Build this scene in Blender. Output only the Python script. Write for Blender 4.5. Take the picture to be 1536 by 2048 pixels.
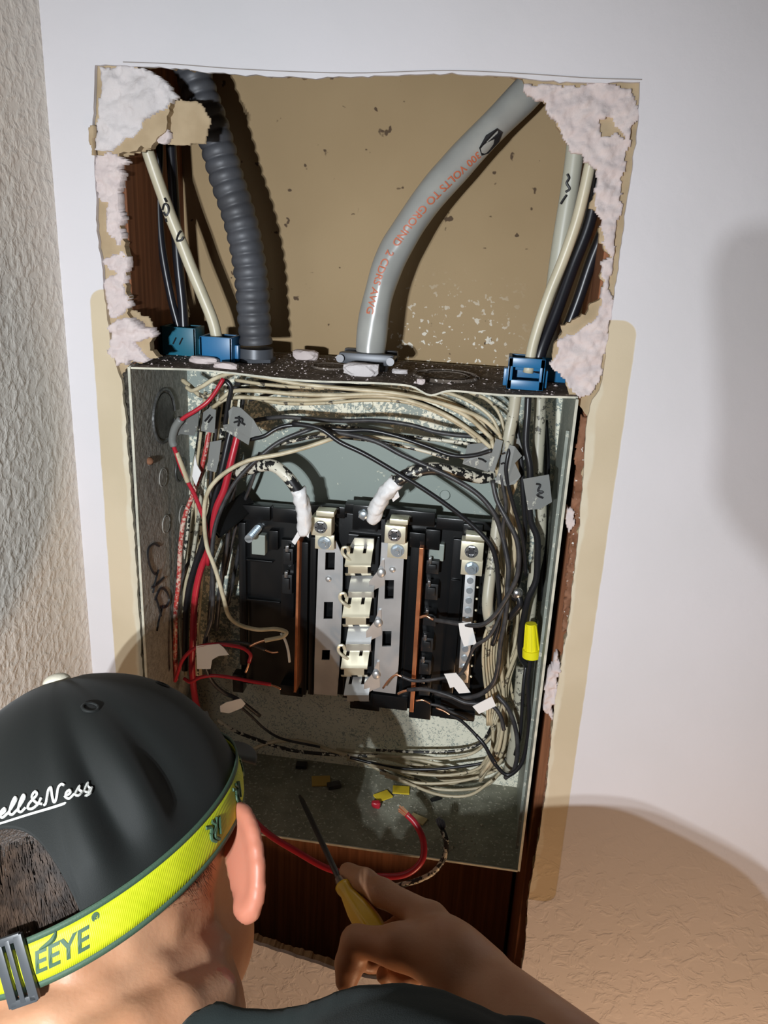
import bpy, bmesh, math, random
import numpy as np
from mathutils import Vector, Matrix, noise as mnoise
random.seed(7); np.random.seed(7)
sc = bpy.context.scene
for o in list(bpy.data.objects): bpy.data.objects.remove(o)
COL = sc.collection
PI = math.pi
Z0 = 1.75                      # height of the panel's top edge above the floor

# ------------------------------------------------------------------ camera
YAW, PITCH, ROLL = -0.12976, 0.33492, 0.04824
CAM = Vector((0.12032, -0.65107, 0.11968 + Z0)); FPX = 1650.0
_f = Vector((math.sin(YAW)*math.cos(PITCH), math.cos(YAW)*math.cos(PITCH), -math.sin(PITCH)))
_r0 = Vector((math.cos(YAW), -math.sin(YAW), 0)); _u0 = _r0.cross(_f)
CR = _r0*math.cos(ROLL) + _u0*math.sin(ROLL); CU = -_r0*math.sin(ROLL) + _u0*math.cos(ROLL); CF = _f
cd = bpy.data.cameras.new('camera'); cam = bpy.data.objects.new('camera', cd); COL.objects.link(cam)
cd.sensor_fit = 'VERTICAL'; cd.sensor_height = 36.0; cd.lens = 36.0*FPX/2048.0
cd.clip_start = 0.002; cd.clip_end = 50
Rm = Matrix((CR, CU, -CF)).transposed().to_4x4(); Rm.translation = CAM
cam.matrix_world = Rm
sc.camera = cam

# ------------------------------------------------------------------ light
sc.view_settings.view_transform = 'Standard'; sc.view_settings.look = 'None'
sc.view_settings.exposure = 0.0; sc.view_settings.gamma = 1.0; sc.view_settings.use_curve_mapping = False
w = bpy.data.worlds.new('world'); sc.world = w; w.use_nodes = True
w.node_tree.nodes['Background'].inputs[0].default_value = (1.0, 0.85, 0.70, 1)
w.node_tree.nodes['Background'].inputs[1].default_value = 0.028
LAMP = Vector((-0.055, -0.90, 0.062 + Z0))

def aim(o, target):
    o.rotation_euler = (Vector(target) - o.location).to_track_quat('-Z', 'Y').to_euler()
for k, (dx, dz) in enumerate(((-.013, 0), (.013, .004), (0, -.012))):   # the three LEDs of the photographer's headlamp
    l = bpy.data.lights.new('headlamp_led', 'SPOT'); l.energy = 12.5; l.color = (0.90, 0.95, 1.0)
    l.spot_size = math.radians(108); l.spot_blend = 1.0; l.shadow_soft_size = 0.003
    o = bpy.data.objects.new('headlamp_led', l); COL.objects.link(o)
    o.location = LAMP + Vector((dx, 0, dz)); aim(o, (-.10, .05, -.24 + Z0))
l = bpy.data.lights.new('warm_work_light', 'AREA'); l.shape = 'DISK'; l.size = 0.16; l.energy = 3.0; l.color = (1.0, 0.62, 0.36)
o = bpy.data.objects.new('warm_work_light', l); COL.objects.link(o); o.location = (0.46, -0.46, -0.95 + Z0); aim(o, (.16, 0, -.45 + Z0))

# ------------------------------------------------------------------ placing helpers
def _ray(px, py):
    d = CF + CR*((px-768)/FPX) - CU*((py-1024)/FPX); return d
def at(px, py, Y):            # the point seen there on the vertical plane y = Y
    d = _ray(px, py); return CAM + d*((Y-CAM.y)/d.y)
def atx(px, py, X):
    d = _ray(px, py); return CAM + d*((X-CAM.x)/d.x)
def atz(px, py, Z):           # Z measured from the panel's top
    d = _ray(px, py); return CAM + d*((Z+Z0-CAM.z)/d.z)
def ray(px, py, dist): return CAM + _ray(px, py).normalized()*dist
def V(x, y, z): return Vector((x, y, z + Z0))

# ------------------------------------------------------------------ materials
class NT:
    def __init__(s, name):
        s.m = bpy.data.materials.new(name); s.m.use_nodes = True; s.t = s.m.node_tree; s.n = s.t.nodes
        s.b = s.n['Principled BSDF']; s._co = None
    def new(s, t): return s.n.new(t)
    def link(s, a, b): s.t.links.new(a, b)
    def co(s):
        if s._co is None: s._co = s.new('ShaderNodeTexCoord').outputs['Object']
        return s._co
    def scaled(s, v):
        m = s.new('ShaderNodeMapping'); m.inputs['Scale'].default_value = v; s.link(s.co(), m.inputs[0]); return m.outputs[0]
    def noise(s, scale, detail=3, rough=.5, dist=0, co=None):
        n = s.new('ShaderNodeTexNoise'); n.inputs['Scale'].default_value = scale; n.inputs['Detail'].default_value = detail
        n.inputs['Roughness'].default_value = rough; n.inputs['Distortion'].default_value = dist
        s.link(co or s.co(), n.inputs['Vector']); return n.outputs[0]
    def vor(s, scale, co=None, feature='F1'):
        n = s.new('ShaderNodeTexVoronoi'); n.inputs['Scale'].default_value = scale; n.feature = feature
        s.link(co or s.co(), n.inputs['Vector']); return n.outputs['Distance']
    def step(s, f, lo, hi):
        n = s.new('ShaderNodeMapRange'); n.clamp = True; n.interpolation_type = 'SMOOTHSTEP'
        n.inputs['From Min'].default_value = lo; n.inputs['From Max'].default_value = hi
        s.link(f, n.inputs[0]); return n.outputs[0]
    def math(s, op, a, b=None, c=None):
        n = s.new('ShaderNodeMath'); n.operation = op
        for i, x in enumerate((a, b, c)):
            if x is None: continue
            if isinstance(x, (int, float)): n.inputs[i].default_value = x
            else: s.link(x, n.inputs[i])
        return n.outputs[0]
    def mix(s, f, a, b):
        n = s.new('ShaderNodeMix'); n.data_type = 'RGBA'
        for i, x in ((0, f), (6, a), (7, b)):
            if isinstance(x, (int, float)): n.inputs[i].default_value = x
            elif isinstance(x, tuple): n.inputs[i].default_value = (*x[:3], 1)
            else: s.link(x, n.inputs[i])
        return n.outputs[2]
    def col(s, c):
        if isinstance(c, tuple): s.b.inputs['Base Color'].default_value = (*c[:3], 1)
        else: s.link(c, s.b.inputs['Base Color'])
    def set(s, rough=.5, metal=0, spec=.5, **k):
        s.b.inputs['Roughness'].default_value = rough; s.b.inputs['Metallic'].default_value = metal
        s.b.inputs['Specular IOR Level'].default_value = spec
        for a, x in k.items(): s.b.inputs[a.replace('_', ' ')].default_value = x
        return s.m
    def bump(s, h, strength=.5, dist=.001):
        n = s.new('ShaderNodeBump'); n.inputs['Strength'].default_value = strength; n.inputs['Distance'].default_value = dist
        s.link(h, n.inputs['Height'])
        for prev in s.b.inputs['Normal'].links: s.link(prev.from_socket, n.inputs['Normal'])
        s.link(n.outputs[0], s.b.inputs['Normal'])
def simple(name, c, rough=.5, metal=0, spec=.5, bump=None, vary=None):
    t = NT(name)
    if vary:                                   # (second colour, scale)
        t.col(t.mix(t.step(t.noise(vary[1], 4), .35, .65), c, vary[0]))
    else: t.col(c)
    if bump: t.bump(t.noise(bump[0], 3), bump[1], bump[2])
    return t.set(rough, metal, spec)
def splat(name, base, paint=(.60, .57, .46), scale=260, lo=.50, hi=.53, rough=.4):   # paint overspray dried on
    t = NT(name); f = t.step(t.math('ADD', t.math('MULTIPLY', t.noise(scale, 4, .6), .6), t.math('MULTIPLY', t.noise(28, 2), .4)), lo, hi)
    t.col(t.mix(f, base, paint)); t.bump(f, .4, .0006); return t.set(rough)

def sep(t):
    n = t.new('ShaderNodeSeparateXYZ'); t.link(t.co(), n.inputs[0]); return n.outputs
# painted wall: white paint with the old beige strip that the panel's cover had kept from being painted
t = NT('painted_drywall'); X, Y_, Z = sep(t)
cx, cz, hw, hh, rr = .0026, -.2162, .2175, .2762, .012
def sdbox(t, X, Z, cx, cz, hw, hh, rr):
    qx = t.math('MAXIMUM', t.math('SUBTRACT', t.math('ABSOLUTE', t.math('SUBTRACT', X, cx)), hw-rr), 0)
    qz = t.math('MAXIMUM', t.math('SUBTRACT', t.math('ABSOLUTE', t.math('SUBTRACT', Z, cz)), hh-rr), 0)
    return t.math('SUBTRACT', t.math('SQRT', t.math('ADD', t.math('MULTIPLY', qx, qx), t.math('MULTIPLY', qz, qz))), rr)
d = t.math('ADD', sdbox(t, X, Z, cx, cz, hw, hh, rr), t.math('MULTIPLY', t.math('SUBTRACT', t.noise(60, 3), .5), .0016))
wht = t.mix(t.step(t.noise(7, 3), .3, .7), (.63, .61, .63), (.60, .585, .60))
beige = t.mix(t.step(t.noise(9, 4), .35, .65), (.50, .42, .29), (.55, .465, .33))
pale = t.mix(t.step(t.noise(30, 3), .3, .7), (.60, .55, .43), (.56, .49, .36))
bx = t.math('ADD', sdbox(t, X, Z, .0035, -.235, .197, .252, .01), t.math('MULTIPLY', t.math('SUBTRACT', t.noise(25, 3), .5), .012))
inner = t.mix(t.step(bx, -.0015, .001), pale, beige)
t.col(t.mix(t.step(d, -.0006, .0006), inner, wht))
lo = t.step(Z, -.34, -.62)
t.bump(t.noise(95, 4, .55), .22, .0016)
t.bump(t.math('MULTIPLY', t.step(t.noise(60, 3, .6, .6), .47, .62), lo), .40, .0020)
t.bump(t.step(d, -.001, .001), .5, .0005)
M_wall = t.set(.75, 0, .25)
t = NT('orange_peel_drywall'); t.col((.80, .76, .69)); t.bump(t.step(t.noise(120, 3, .5, .3), .35, .75), .40, .0022); t.bump(t.noise(420, 2), .25, .0006); M_left = t.set(.8, 0, .2)
M_gyp = simple('pink_gypsum', (.56, .48, .465), .95, 0, .1, (300, .4, .0012), ((.61, .53, .51), 70))
M_gypw = simple('white_gypsum', (.62, .58, .575), .95, 0, .1, (110, .6, .003), ((.57, .535, .53), 40))
M_paper = simple('brown_paper', (.36, .27, .165), .9, 0, .15, (300, .3, .0006), ((.43, .33, .21), 35))
t = NT('tan_board'); f = t.step(t.noise(85, 2, .5), .70, .735)
c0 = t.mix(t.step(t.noise(6, 4), .3, .7), (.345, .245, .135), (.40, .29, .165))
fine = t.noise(600, 2); c0 = t.mix(t.math('MULTIPLY', fine, .25), c0, (.31, .22, .12))
c0 = t.mix(f, c0, (.10, .065, .04)); X, Y_, Z = sep(t)
near = t.math('MULTIPLY', t.step(Z, .09, .01), t.math('MULTIPLY', t.step(X, -.01, .03), t.step(X, .15, .10)))
c0 = t.mix(t.math('MULTIPLY', t.step(t.noise(190, 2, .5), .63, .66), near), c0, (.75, .70, .60)); t.col(c0); M_board = t.set(.85, 0, .2)
t = NT('stud_wood'); g = t.noise(1, 4, .6, .4, t.scaled((160, 160, 5))); t.col(t.mix(t.step(g, .3, .7), (.15, .055, .022), (.27, .105, .045))); t.bump(g, .3, .001); M_wood = t.set(.7, 0, .3)
t = NT('old_wood_face'); g = t.noise(90, 4); c0 = t.mix(t.step(g, .35, .65), (.19, .085, .045), (.27, .13, .075)); c0 = t.mix(t.step(t.noise(260, 2), .66, .69), c0, (.7, .66, .6)); t.col(c0); t.bump(g, .6, .002); M_wood2 = t.set(.85, 0, .2)
M_dirt = simple('dark_gap_dirt', (.035, .03, .025), .95, 0, .1, (300, .8, .002), ((.09, .08, .065), 220))
# enclosure
t = NT('overspray_back_panel'); X, Y_, Z = sep(t)
ell = t.math('ADD', t.math('POWER', t.math('DIVIDE', t.math('SUBTRACT', X, -.005), .135), 2.0), t.math('POWER', t.math('DIVIDE', t.math('ADD', Z, .125), .060), 2.0))
region = t.math('ADD', t.step(ell, .55, 1.6), t.math('MULTIPLY', t.step(Z, -.05, -.03), .0))
nn = t.math('ADD', t.math('MULTIPLY', t.noise(330, 4, .65), .65), t.math('MULTIPLY', t.noise(45, 3, .6), .35))
thr = t.math('SUBTRACT', .66, t.math('MULTIPLY', region, .155))
f = t.step(t.math('SUBTRACT', nn, thr), -.012, .012)
low = t.step(Z, -.33, -.37)
vein = t.step(t.math('ABSOLUTE', t.math('SUBTRACT', t.noise(210, 3, .55, 1.0), .5)), .012, .035)
f = t.math('MAXIMUM', f, t.math('MULTIPLY', low, vein))
t.col(t.mix(f, (.27, .315, .285), (.80, .78, .63))); t.bump(f, .4, .0006); M_back = t.set(.55, 0, .4)
t = NT('grimy_grey_steel'); g = t.noise(240, 4, .6); c0 = t.mix(t.step(g, .3, .7), (.23, .225, .20), (.36, .35, .315)); c0 = t.mix(t.step(t.noise(420, 3), .66, .70), c0, (.40, .38, .32)); t.col(c0); t.bump(t.noise(130, 4, .6), .6, .0025); M_grime = t.set(.6, 0, .35)
t = NT('grey_green_enamel'); g = t.noise(60, 4); c0 = t.mix(t.step(g, .3, .7), (.20, .22, .19), (.27, .29, .25)); c0 = t.mix(t.step(t.noise(300, 3), .62, .66), c0, (.48, .47, .39)); t.col(c0); M_enam = t.set(.5, 0, .4)
t = NT('dusty_floor_enamel'); g = t.noise(40, 4); c0 = t.mix(t.step(g, .3, .7), (.19, .19, .145), (.26, .26, .20)); c0 = t.mix(t.step(t.noise(260, 4, .65), .585, .62), c0, (.46, .44, .35)); t.col(c0); t.bump(t.noise(260, 4), .4, .001); M_floor_in = t.set(.75, 0, .25)
t = NT('dusty_brown_top'); g = t.noise(70, 4); c0 = t.mix(t.step(g, .3, .7), (.10, .08, .065), (.17, .14, .115)); c0 = t.mix(t.step(t.noise(330, 3), .62, .65), c0, (.62, .57, .53)); t.col(c0); t.bump(t.noise(300, 3), .5, .001); M_top = t.set(.9, 0, .2)
M_edge = simple('pale_painted_edge', (.56, .54, .44), .6, 0, .4, (200, .3, .0006), ((.40, .40, .33), 80))
M_black = simple('black_plastic', (.006, .0065, .007), .26, 0, .4, (700, .06, .0003))
M_black2 = simple('matte_black_plastic', (.011, .012, .013), .4, 0, .4)
M_tin = simple('tin_plated_bus', (.64, .65, .65), .44, .78, .5, (60, .05, .0005), ((.52, .53, .53), 25))
M_gold = simple('warm_plated_contact', (.86, .81, .62), .34, .62, .5, (90, .05, .0005))
M_zinc = simple('zinc_screw', (.60, .68, .74), .3, .8)
M_copper = simple('copper_strip', (.56, .22, .10), .38, .6, .5, None, ((.42, .15, .065), 60))
M_bare = simple('bare_copper', (.86, .45, .27), .25, .9)
M_steel = simple('bright_steel', (.62, .62, .62), .25, .95)
M_dsteel = simple('dark_steel', (.10, .10, .105), .35, .8)
M_conduit = simple('dark_flex_conduit', (.075, .078, .088), .5, .1, .5, (300, .15, .0006), ((.055, .056, .062), 50))
M_service = simple('grey_cable_jacket', (.36, .36, .33), .26, 0, .55, (22, .25, .003), ((.31, .31, .29), 30))
M_red_ink = simple('faded_red_ink', (.50, .13, .06), .5)
M_ink = simple('black_marker', (.012, .012, .014), .5)
M_clamp = simple('painted_cast_clamp', (.085, .092, .105), .4, .2, .5)
M_blue = simple('blue_connector_plastic', (.012, .13, .29), .33, 0, .5)
M_teal = simple('teal_connector_plastic', (.010, .125, .19), .35, 0, .5)
M_cream = simple('cream_jacket', (.56, .51, .375), .38, 0, .5, None, ((.50, .45, .32), 30))
M_greyc = simple('grey_cream_jacket', (.44, .43, .35), .42, 0, .5)
M_bjack = simple('black_jacket', (.012, .012, .016), .3, 0, .5)
M_w_cream = simple('cream_wire', (.58, .51, .355), .4, 0, .45, None, ((.40, .34, .22), 60))
M_w_creams = splat('soiled_cream_wire', (.48, .41, .27), (.085, .07, .05), 190, .565, .585)
M_w_black = simple('black_wire', (.013, .013, .015), .33, 0, .5)
M_w_grey = simple('dusty_black_wire', (.026, .025, .027), .42, 0, .45, None, ((.05, .048, .048), 120))
M_w_blacks = splat('paint_speckled_black_wire', (.016, .015, .015), (.62, .58, .46), 240, .50, .525)
M_w_red = simple('red_wire', (.42, .018, .032), .35, 0, .5)
M_w_reds = splat('paint_dusted_red_wire', (.40, .04, .035), (.62, .47, .38), 300, .46, .58)
M_w_white = simple('white_wire', (.70, .70, .67), .4)
M_sheath = splat('speckled_grey_sheath', (.42, .40, .31), (.10, .095, .075), 230, .545, .575)
M_main = splat('speckled_main_conductor', (.012, .012, .013), (.66, .63, .52), 170, .475, .49)
M_wtape = simple('white_tape', (.74, .74, .74), .35, 0, .5, (90, .5, .003))
M_flag = simple('white_tape_flag', (.72, .71, .69), .45, 0, .5)
M_gtag = splat('grey_tape_tag', (.17, .175, .165), (.42, .42, .36), 210, .60, .63)
M_yellow = simple('yellow_wire_nut', (.80, .72, .01), .4, 0, .5)
M_yscrap = simple('yellow_scrap', (.70, .52, .03), .6)
M_tscrap = simple('tan_scrap', (.50, .40, .20), .7)
M_handle = simple('amber_handle', (.74, .47, .03), .25, 0, .5)
# person
t = NT('skin'); g = t.noise(28, 4); g2 = t.noise(420, 3)
t.col(t.mix(t.step(g, .35, .7), (.46, .245, .14), (.40, .19, .10))); t.bump(g2, .25, .0006)
t.b.inputs['Subsurface Weight'].default_value = .16; t.b.inputs['Subsurface Radius'].default_value = (.012, .004, .002); t.b.inputs['Subsurface Scale'].default_value = .6
M_skin = t.set(.48, 0, .4)
t = NT('ruddy_skin'); t.col((.50, .19, .12)); t.b.inputs['Subsurface Weight'].default_value = .25; t.b.inputs['Subsurface Radius'].default_value = (.012, .003, .002); t.b.inputs['Subsurface Scale'].default_value = .8; M_ear = t.set(.45, 0, .4)
t = NT('hair_stubble'); t.col(t.mix(t.step(t.noise(1500, 2), .40, .62), (.016, .010, .007), (.045, .027, .017))); t.bump(t.noise(800, 2), .6, .001); M_scalp = t.set(.6)
t = NT('dark_brown_hair'); t.col(t.mix(t.step(t.noise(160, 3), .3, .7), (.014, .008, .005), (.045, .027, .017))); M_hair = t.set(.5, 0, .12)
t = NT('black_twill'); wv = t.noise(1, 2, .5, 0, t.scaled((2400, 2400, 900))); t.col(t.mix(wv, (.0065, .0080, .0072), (.010, .012, .011))); t.bump(wv, .15, .0004); M_cap = t.set(.72, 0, .35, Sheen_Weight=.06, Sheen_Roughness=.4)
M_button = simple('cream_button', (.66, .62, .50), .6, 0, .3, (500, .4, .0006))
M_thread = simple('white_thread', (.70, .70, .66), .7, 0, .3, (1500, .6, .0004))
t = NT('lime_webbing'); wv = t.new('ShaderNodeTexWave'); wv.inputs['Scale'].default_value = 420; wv.inputs['Distortion'].default_value = .4; t.link(t.co(), wv.inputs['Vector'])
t.col(t.mix(t.step(t.noise(55, 4), .3, .7), (.42, .48, .005), (.54, .58, .015))); t.bump(wv.outputs[1], .25, .0004); M_lime = t.set(.5, 0, .4)
M_gedge = simple('dark_green_webbing', (.055, .10, .065), .6, 0, .3, (1200, .4, .0004))
M_gprint = simple('dark_green_print', (.045, .10, .055), .6)
M_buckle = simple('dark_buckle', (.05, .055, .06), .4)
t = NT('charcoal_jersey'); g = t.noise(14, 3); t.col(t.mix(g, (.010, .014, .014), (.020, .026, .025))); t.bump(t.noise(1500, 2), .3, .0004); M_shirt = t.set(.9, 0, .12, Sheen_Weight=.03)
M_denim = simple('dark_trousers', (.02, .025, .035), .85)
M_floor = simple('grey_floor', (.22, .20, .18), .6, 0, .3, None, ((.26, .24, .21), 6))
M_phone = simple('dark_phone', (.015, .015, .017), .2)

# ------------------------------------------------------------------ mesh helpers
def tag(o, label=None, cat=None, group=None, kind=None):
    if label: o['label'] = label
    if cat: o['category'] = cat
    if group: o['group'] = group
    if kind: o['kind'] = kind
    return o
def thing(name, label, cat, loc=(0, 0, 0), group=None):
    o = bpy.data.objects.new(name, None); COL.objects.link(o); o.empty_display_size = .02
    o.location = loc; return tag(o, label, cat, group)
def wloc(o):
    p = Vector(o.location)
    while o.parent: o = o.parent; p += Vector(o.location)
    return p
def mesh_obj(name, verts, faces, mat, parent=None, smooth=False, origin=None):
    """verts in world coordinates"""
    me = bpy.data.meshes.new(name)
    base = wloc(parent) if parent else Vector((0, 0, 0))
    if origin is None:
        if parent: origin = base
        else:
            a = np.array([tuple(v) for v in verts]); c = (a.max(0)+a.min(0))/2; origin = Vector((c[0], c[1], a[:, 2].min()))
    origin = Vector(origin)
    me.from_pydata([tuple(Vector(v)-origin) for v in verts], [], faces)
    mats = mat if isinstance(mat, (list, tuple)) else [mat]
    for m in mats: me.materials.append(m)
    if smooth:
        for p in me.polygons: p.use_smooth = True
    o = bpy.data.objects.new(name, me); COL.objects.link(o)
    o.location = origin - base
    if parent: o.parent = parent
    return o
class MB:
    """collects shapes into one mesh"""
    def __init__(s): s.bm = bmesh.new(); s.off = Vector((0, 0, 0))
    def box(s, lo, hi, bev=0, mi=0):
        lo, hi = Vector(lo), Vector(hi)
        r = bmesh.ops.create_cube(s.bm, size=1.0)
        for v in r['verts']: v.co = Vector(((v.co.x+.5)*(hi.x-lo.x)+lo.x, (v.co.y+.5)*(hi.y-lo.y)+lo.y, (v.co.z+.5)*(hi.z-lo.z)+lo.z))
        if bev:
            es = list({e for v in r['verts'] for e in v.link_edges})
            bmesh.ops.bevel(s.bm, geom=es, offset=bev, segments=2, affect='EDGES', profile=.6)
        return s
    def obox(s, c, ax, ay, az, half, bev=0):     # oriented box
        r = bmesh.ops.create_cube(s.bm, size=2.0); c = Vector(c)
        for v in r['verts']: v.co = c + ax*(v.co.x*half[0]) + ay*(v.co.y*half[1]) + az*(v.co.z*half[2])
        if bev:
            es = list({e for v in r['verts'] for e in v.link_edges})
            bmesh.ops.bevel(s.bm, geom=es, offset=bev, segments=2, affect='EDGES', profile=.6)
        return s
    def cyl(s, a, b, r1, r2=None, seg=24, bev=0):
        a, b = Vector(a), Vector(b); d = b-a; r2 = r1 if r2 is None else r2
        q = d.to_track_quat('Z', 'Y')
        r = bmesh.ops.create_cone(s.bm, cap_ends=True, segments=seg, radius1=r1, radius2=r2, depth=d.length)
        for v in r['verts']: v.co = q @ v.co + (a+b)/2
        if bev:
            es = [e for e in {e for v in r['verts'] for e in v.link_edges} if all(len(f.verts) != 4 or seg == 4 for f in e.link_faces) or any(len(f.verts) > 4 for f in e.link_faces)]
            bmesh.ops.bevel(s.bm, geom=es, offset=bev, segments=2, affect='EDGES', profile=.6)
        return s
    def sph(s, c, r, sc=(1, 1, 1), u=16, v=10):
        k = bmesh.ops.create_uvsphere(s.bm, u_segments=u, v_segments=v, radius=r)
        for x in k['verts']: x.co = Vector((x.co.x*sc[0], x.co.y*sc[1], x.co.z*sc[2])) + Vector(c)
        return s
    def prism(s, pts, dirv):                     # polygon of world points pushed along dirv
        vs = [s.bm.verts.new(p) for p in pts]; n = len(vs); ws = [s.bm.verts.new(Vector(p)+Vector(dirv)) for p in pts]
        s.bm.faces.new(vs); s.bm.faces.new(ws[::-1])
        for i in range(n): s.bm.faces.new((vs[i], ws[i], ws[(i+1) % n], vs[(i+1) % n]))
        return s
    def raw(s, verts, faces):
        vs = [s.bm.verts.new(v) for v in verts]
        for f in faces:
            try: s.bm.faces.new([vs[i] for i in f])
            except ValueError: pass
        return s
    def build(s, name, mat, parent=None, smooth=False, auto=35):
        bmesh.ops.recalc_face_normals(s.bm, faces=s.bm.faces[:])
        vs = [v.co.copy() for v in s.bm.verts]; s.bm.verts.index_update()
        fs = [[v.index for v in f.verts] for f in s.bm.faces]; s.bm.free()
        o = mesh_obj(name, vs, fs, mat, parent)
        if smooth:
            for p in o.data.polygons: p.use_smooth = True
            if auto: o.data.set_sharp_from_angle(angle=math.radians(auto))
        return o
def catmull(pts, per=8):
    P = [Vector(p) for p in pts]
    if len(P) == 2: return [P[0].lerp(P[1], i/per) for i in range(per+1)]
    P = [P[0]*2-P[1]] + P + [P[-1]*2-P[-2]]; out = []
    for i in range(1, len(P)-2):
        p0, p1, p2, p3 = P[i-1:i+3]
        t0 = 0; t1 = t0+max((p1-p0).length, 1e-6)**.5; t2 = t1+max((p2-p1).length, 1e-6)**.5; t3 = t2+max((p3-p2).length, 1e-6)**.5
        for k in range(per):
            t = t1+(t2-t1)*k/per
            A1 = p0*((t1-t)/(t1-t0))+p1*((t-t0)/(t1-t0)); A2 = p1*((t2-t)/(t2-t1))+p2*((t-t1)/(t2-t1)); A3 = p2*((t3-t)/(t3-t2))+p3*((t-t2)/(t3-t2))
            B1 = A1*((t2-t)/(t2-t0))+A2*((t-t0)/(t2-t0)); B2 = A2*((t3-t)/(t3-t1))+A3*((t-t1)/(t3-t1))
            out.append(B1*((t2-t)/(t2-t1))+B2*((t-t1)/(t2-t1)))
    out.append(P[-2]); return out
def frames(path):
    n = len(path); T = []
    for i in range(n): T.append((path[min(i+1, n-1)]-path[max(i-1, 0)]).normalized())
    N = [T[0].orthogonal().normalized()]
    for i in range(1, n):
        v = N[-1]-T[i]*N[-1].dot(T[i]); N.append(v.normalized() if v.length > 1e-6 else T[i].orthogonal().normalized())
    return T, N, [T[i].cross(N[i]) for i in range(n)]
def tube_data(path, rad, seg=8, caps=True):
    T, N, B = frames(path); vs = []; fs = []; n = len(path)
    for i, p in enumerate(path):
        r = rad(i/(n-1)) if callable(rad) else rad
        for k in range(seg):
            a = 2*PI*k/seg; vs.append(p+N[i]*(r*math.cos(a))+B[i]*(r*math.sin(a)))
    for i in range(n-1):
        for k in range(seg):
            k2 = (k+1) % seg; fs.append((i*seg+k, i*seg+k2, (i+1)*seg+k2, (i+1)*seg+k))
    if caps: fs.append(tuple(range(seg))[::-1]); fs.append(tuple((n-1)*seg+k for k in range(seg)))
    return vs, fs
def tube(name, pts, rad, mat, parent=None, seg=8, per=6):
    vs, fs = tube_data(catmull(pts, per), rad, seg); return mesh_obj(name, vs, fs, mat, parent, smooth=True)
def px_path(lst, Y=None):
    out = []
    for p in lst:
        if isinstance(p, Vector): out.append(p)
        else: out.append(at(p[0], p[1], p[2] if len(p) > 2 else Y))
    return out
def in_poly(px, pz, poly):
    ins = np.zeros(px.shape, bool); n = len(poly); j = n-1
    for i in range(n):
        xi, zi = poly[i]; xj, zj = poly[j]
        c = ((zi > pz) != (zj > pz)) & (px < (xj-xi)*(pz-zi)/(zj-zi+1e-12)+xi); ins ^= c; j = i
    return ins
def wallpoly(pxs, Y): return [(p.x, p.z) for p in (at(a, b, Y) for a, b in pxs)]
def n3(x, y, z, s, seed=0): return mnoise.noise(Vector((x*s+seed*13.1, y*s+seed*7.7, z*s)))
def crumb(name, poly, Yf, Yb, mat, parent=None, cell=.0016, amp=.002, edge=.003, hole=None, seed=0, fs=90):
    """a torn slab parallel to the wall: ragged outline, lumpy front, real thickness. poly in wall (x,z)."""
    a = np.array(poly); x0, z0 = a.min(0)-cell*2; x1, z1 = a.max(0)+cell*2
    nx = int((x1-x0)/cell)+1; nz = int((z1-z0)/cell)+1
    gx = x0+(np.arange(nx)+.5)*cell; gz = z0+(np.arange(nz)+.5)*cell
    PX, PZ = np.meshgrid(gx, gz, indexing='ij')
    J1 = np.zeros_like(PX); J2 = np.zeros_like(PX)
    for i in range(nx):
        for k in range(nz):
            J1[i, k] = n3(gx[i], 3.3, gz[k], 75, seed)+.30*n3(gx[i], 5.3, gz[k], 210, seed); J2[i, k] = n3(gx[i], 9.1, gz[k], 75, seed)+.30*n3(gx[i], 1.3, gz[k], 210, seed)
    QX, QZ = PX+J1*edge, PZ+J2*edge
    ins = in_poly(QX, QZ, poly)
    if hole is not None: ins &= ~in_poly(QX, QZ, hole)
    vid = {}; vs = []; faces = []
    def vert(i, k, back):
        key = (i, k, back)
        if key not in vid:
            x = x0+i*cell; z = z0+k*cell
            h = n3(x, .5, z, fs, seed)+.55*n3(x, 4.5, z, fs*2.7, seed)+.3*n3(x, 2.5, z, fs*6, seed)
            y = Yb if back else Yf-amp*h
            vid[key] = len(vs); vs.append((x+n3(x, 1, z, 500, seed)*cell*.4, y, z+n3(x, 2, z, 500, seed)*cell*.4))
        return vid[key]
    I, K = np.nonzero(ins)
    for i, k in zip(I, K):
        q = [(i, k), (i+1, k), (i+1, k+1), (i, k+1)]
        faces.append([vert(*c, 0) for c in q])
        for (di, dk), (c1, c2) in (((0, -1), (0, 1)), ((1, 0), (1, 2)), ((0, 1), (2, 3)), ((-1, 0), (3, 0))):
            ii, kk = i+di, k+dk
            if ii < 0 or kk < 0 or ii >= nx or kk >= nz or not ins[ii, kk]:
                faces.append([vert(*q[c1], 0), vert(*q[c1], 1), vert(*q[c2], 1), vert(*q[c2], 0)])
    if not faces: return None
    return mesh_obj(name, vs, faces, mat, parent, smooth=False if cell > .003 else True)
def rock(name, c, half, mat, parent=None, seed=0, rough=.35):
    bm = bmesh.new(); bmesh.ops.create_icosphere(bm, subdivisions=3, radius=1)
    for v in bm.verts:
        n = 1+rough*mnoise.noise(v.co*1.3+Vector((seed*3.1, seed, 0)))+rough*.5*mnoise.noise(v.co*4+Vector((seed, 0, 2)))
        p = v.co*n; p = Vector((max(-.85, min(.85, p.x)), max(-.8, min(.8, p.y)), max(-.7, min(.75, p.z))))
        v.co = Vector(c)+Vector((p.x*half[0], p.y*half[1], p.z*half[2]))
    vs = [v.co.copy() for v in bm.verts]; bm.verts.index_update(); fs = [[v.index for v in f.verts] for f in bm.faces]; bm.free()
    return mesh_obj(name, vs, fs, mat, parent)
def sheet(outline, thick, ax_n):                 # helper for flags: polygon + thickness
    return MB().prism(outline, Vector(ax_n)*thick)
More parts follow.
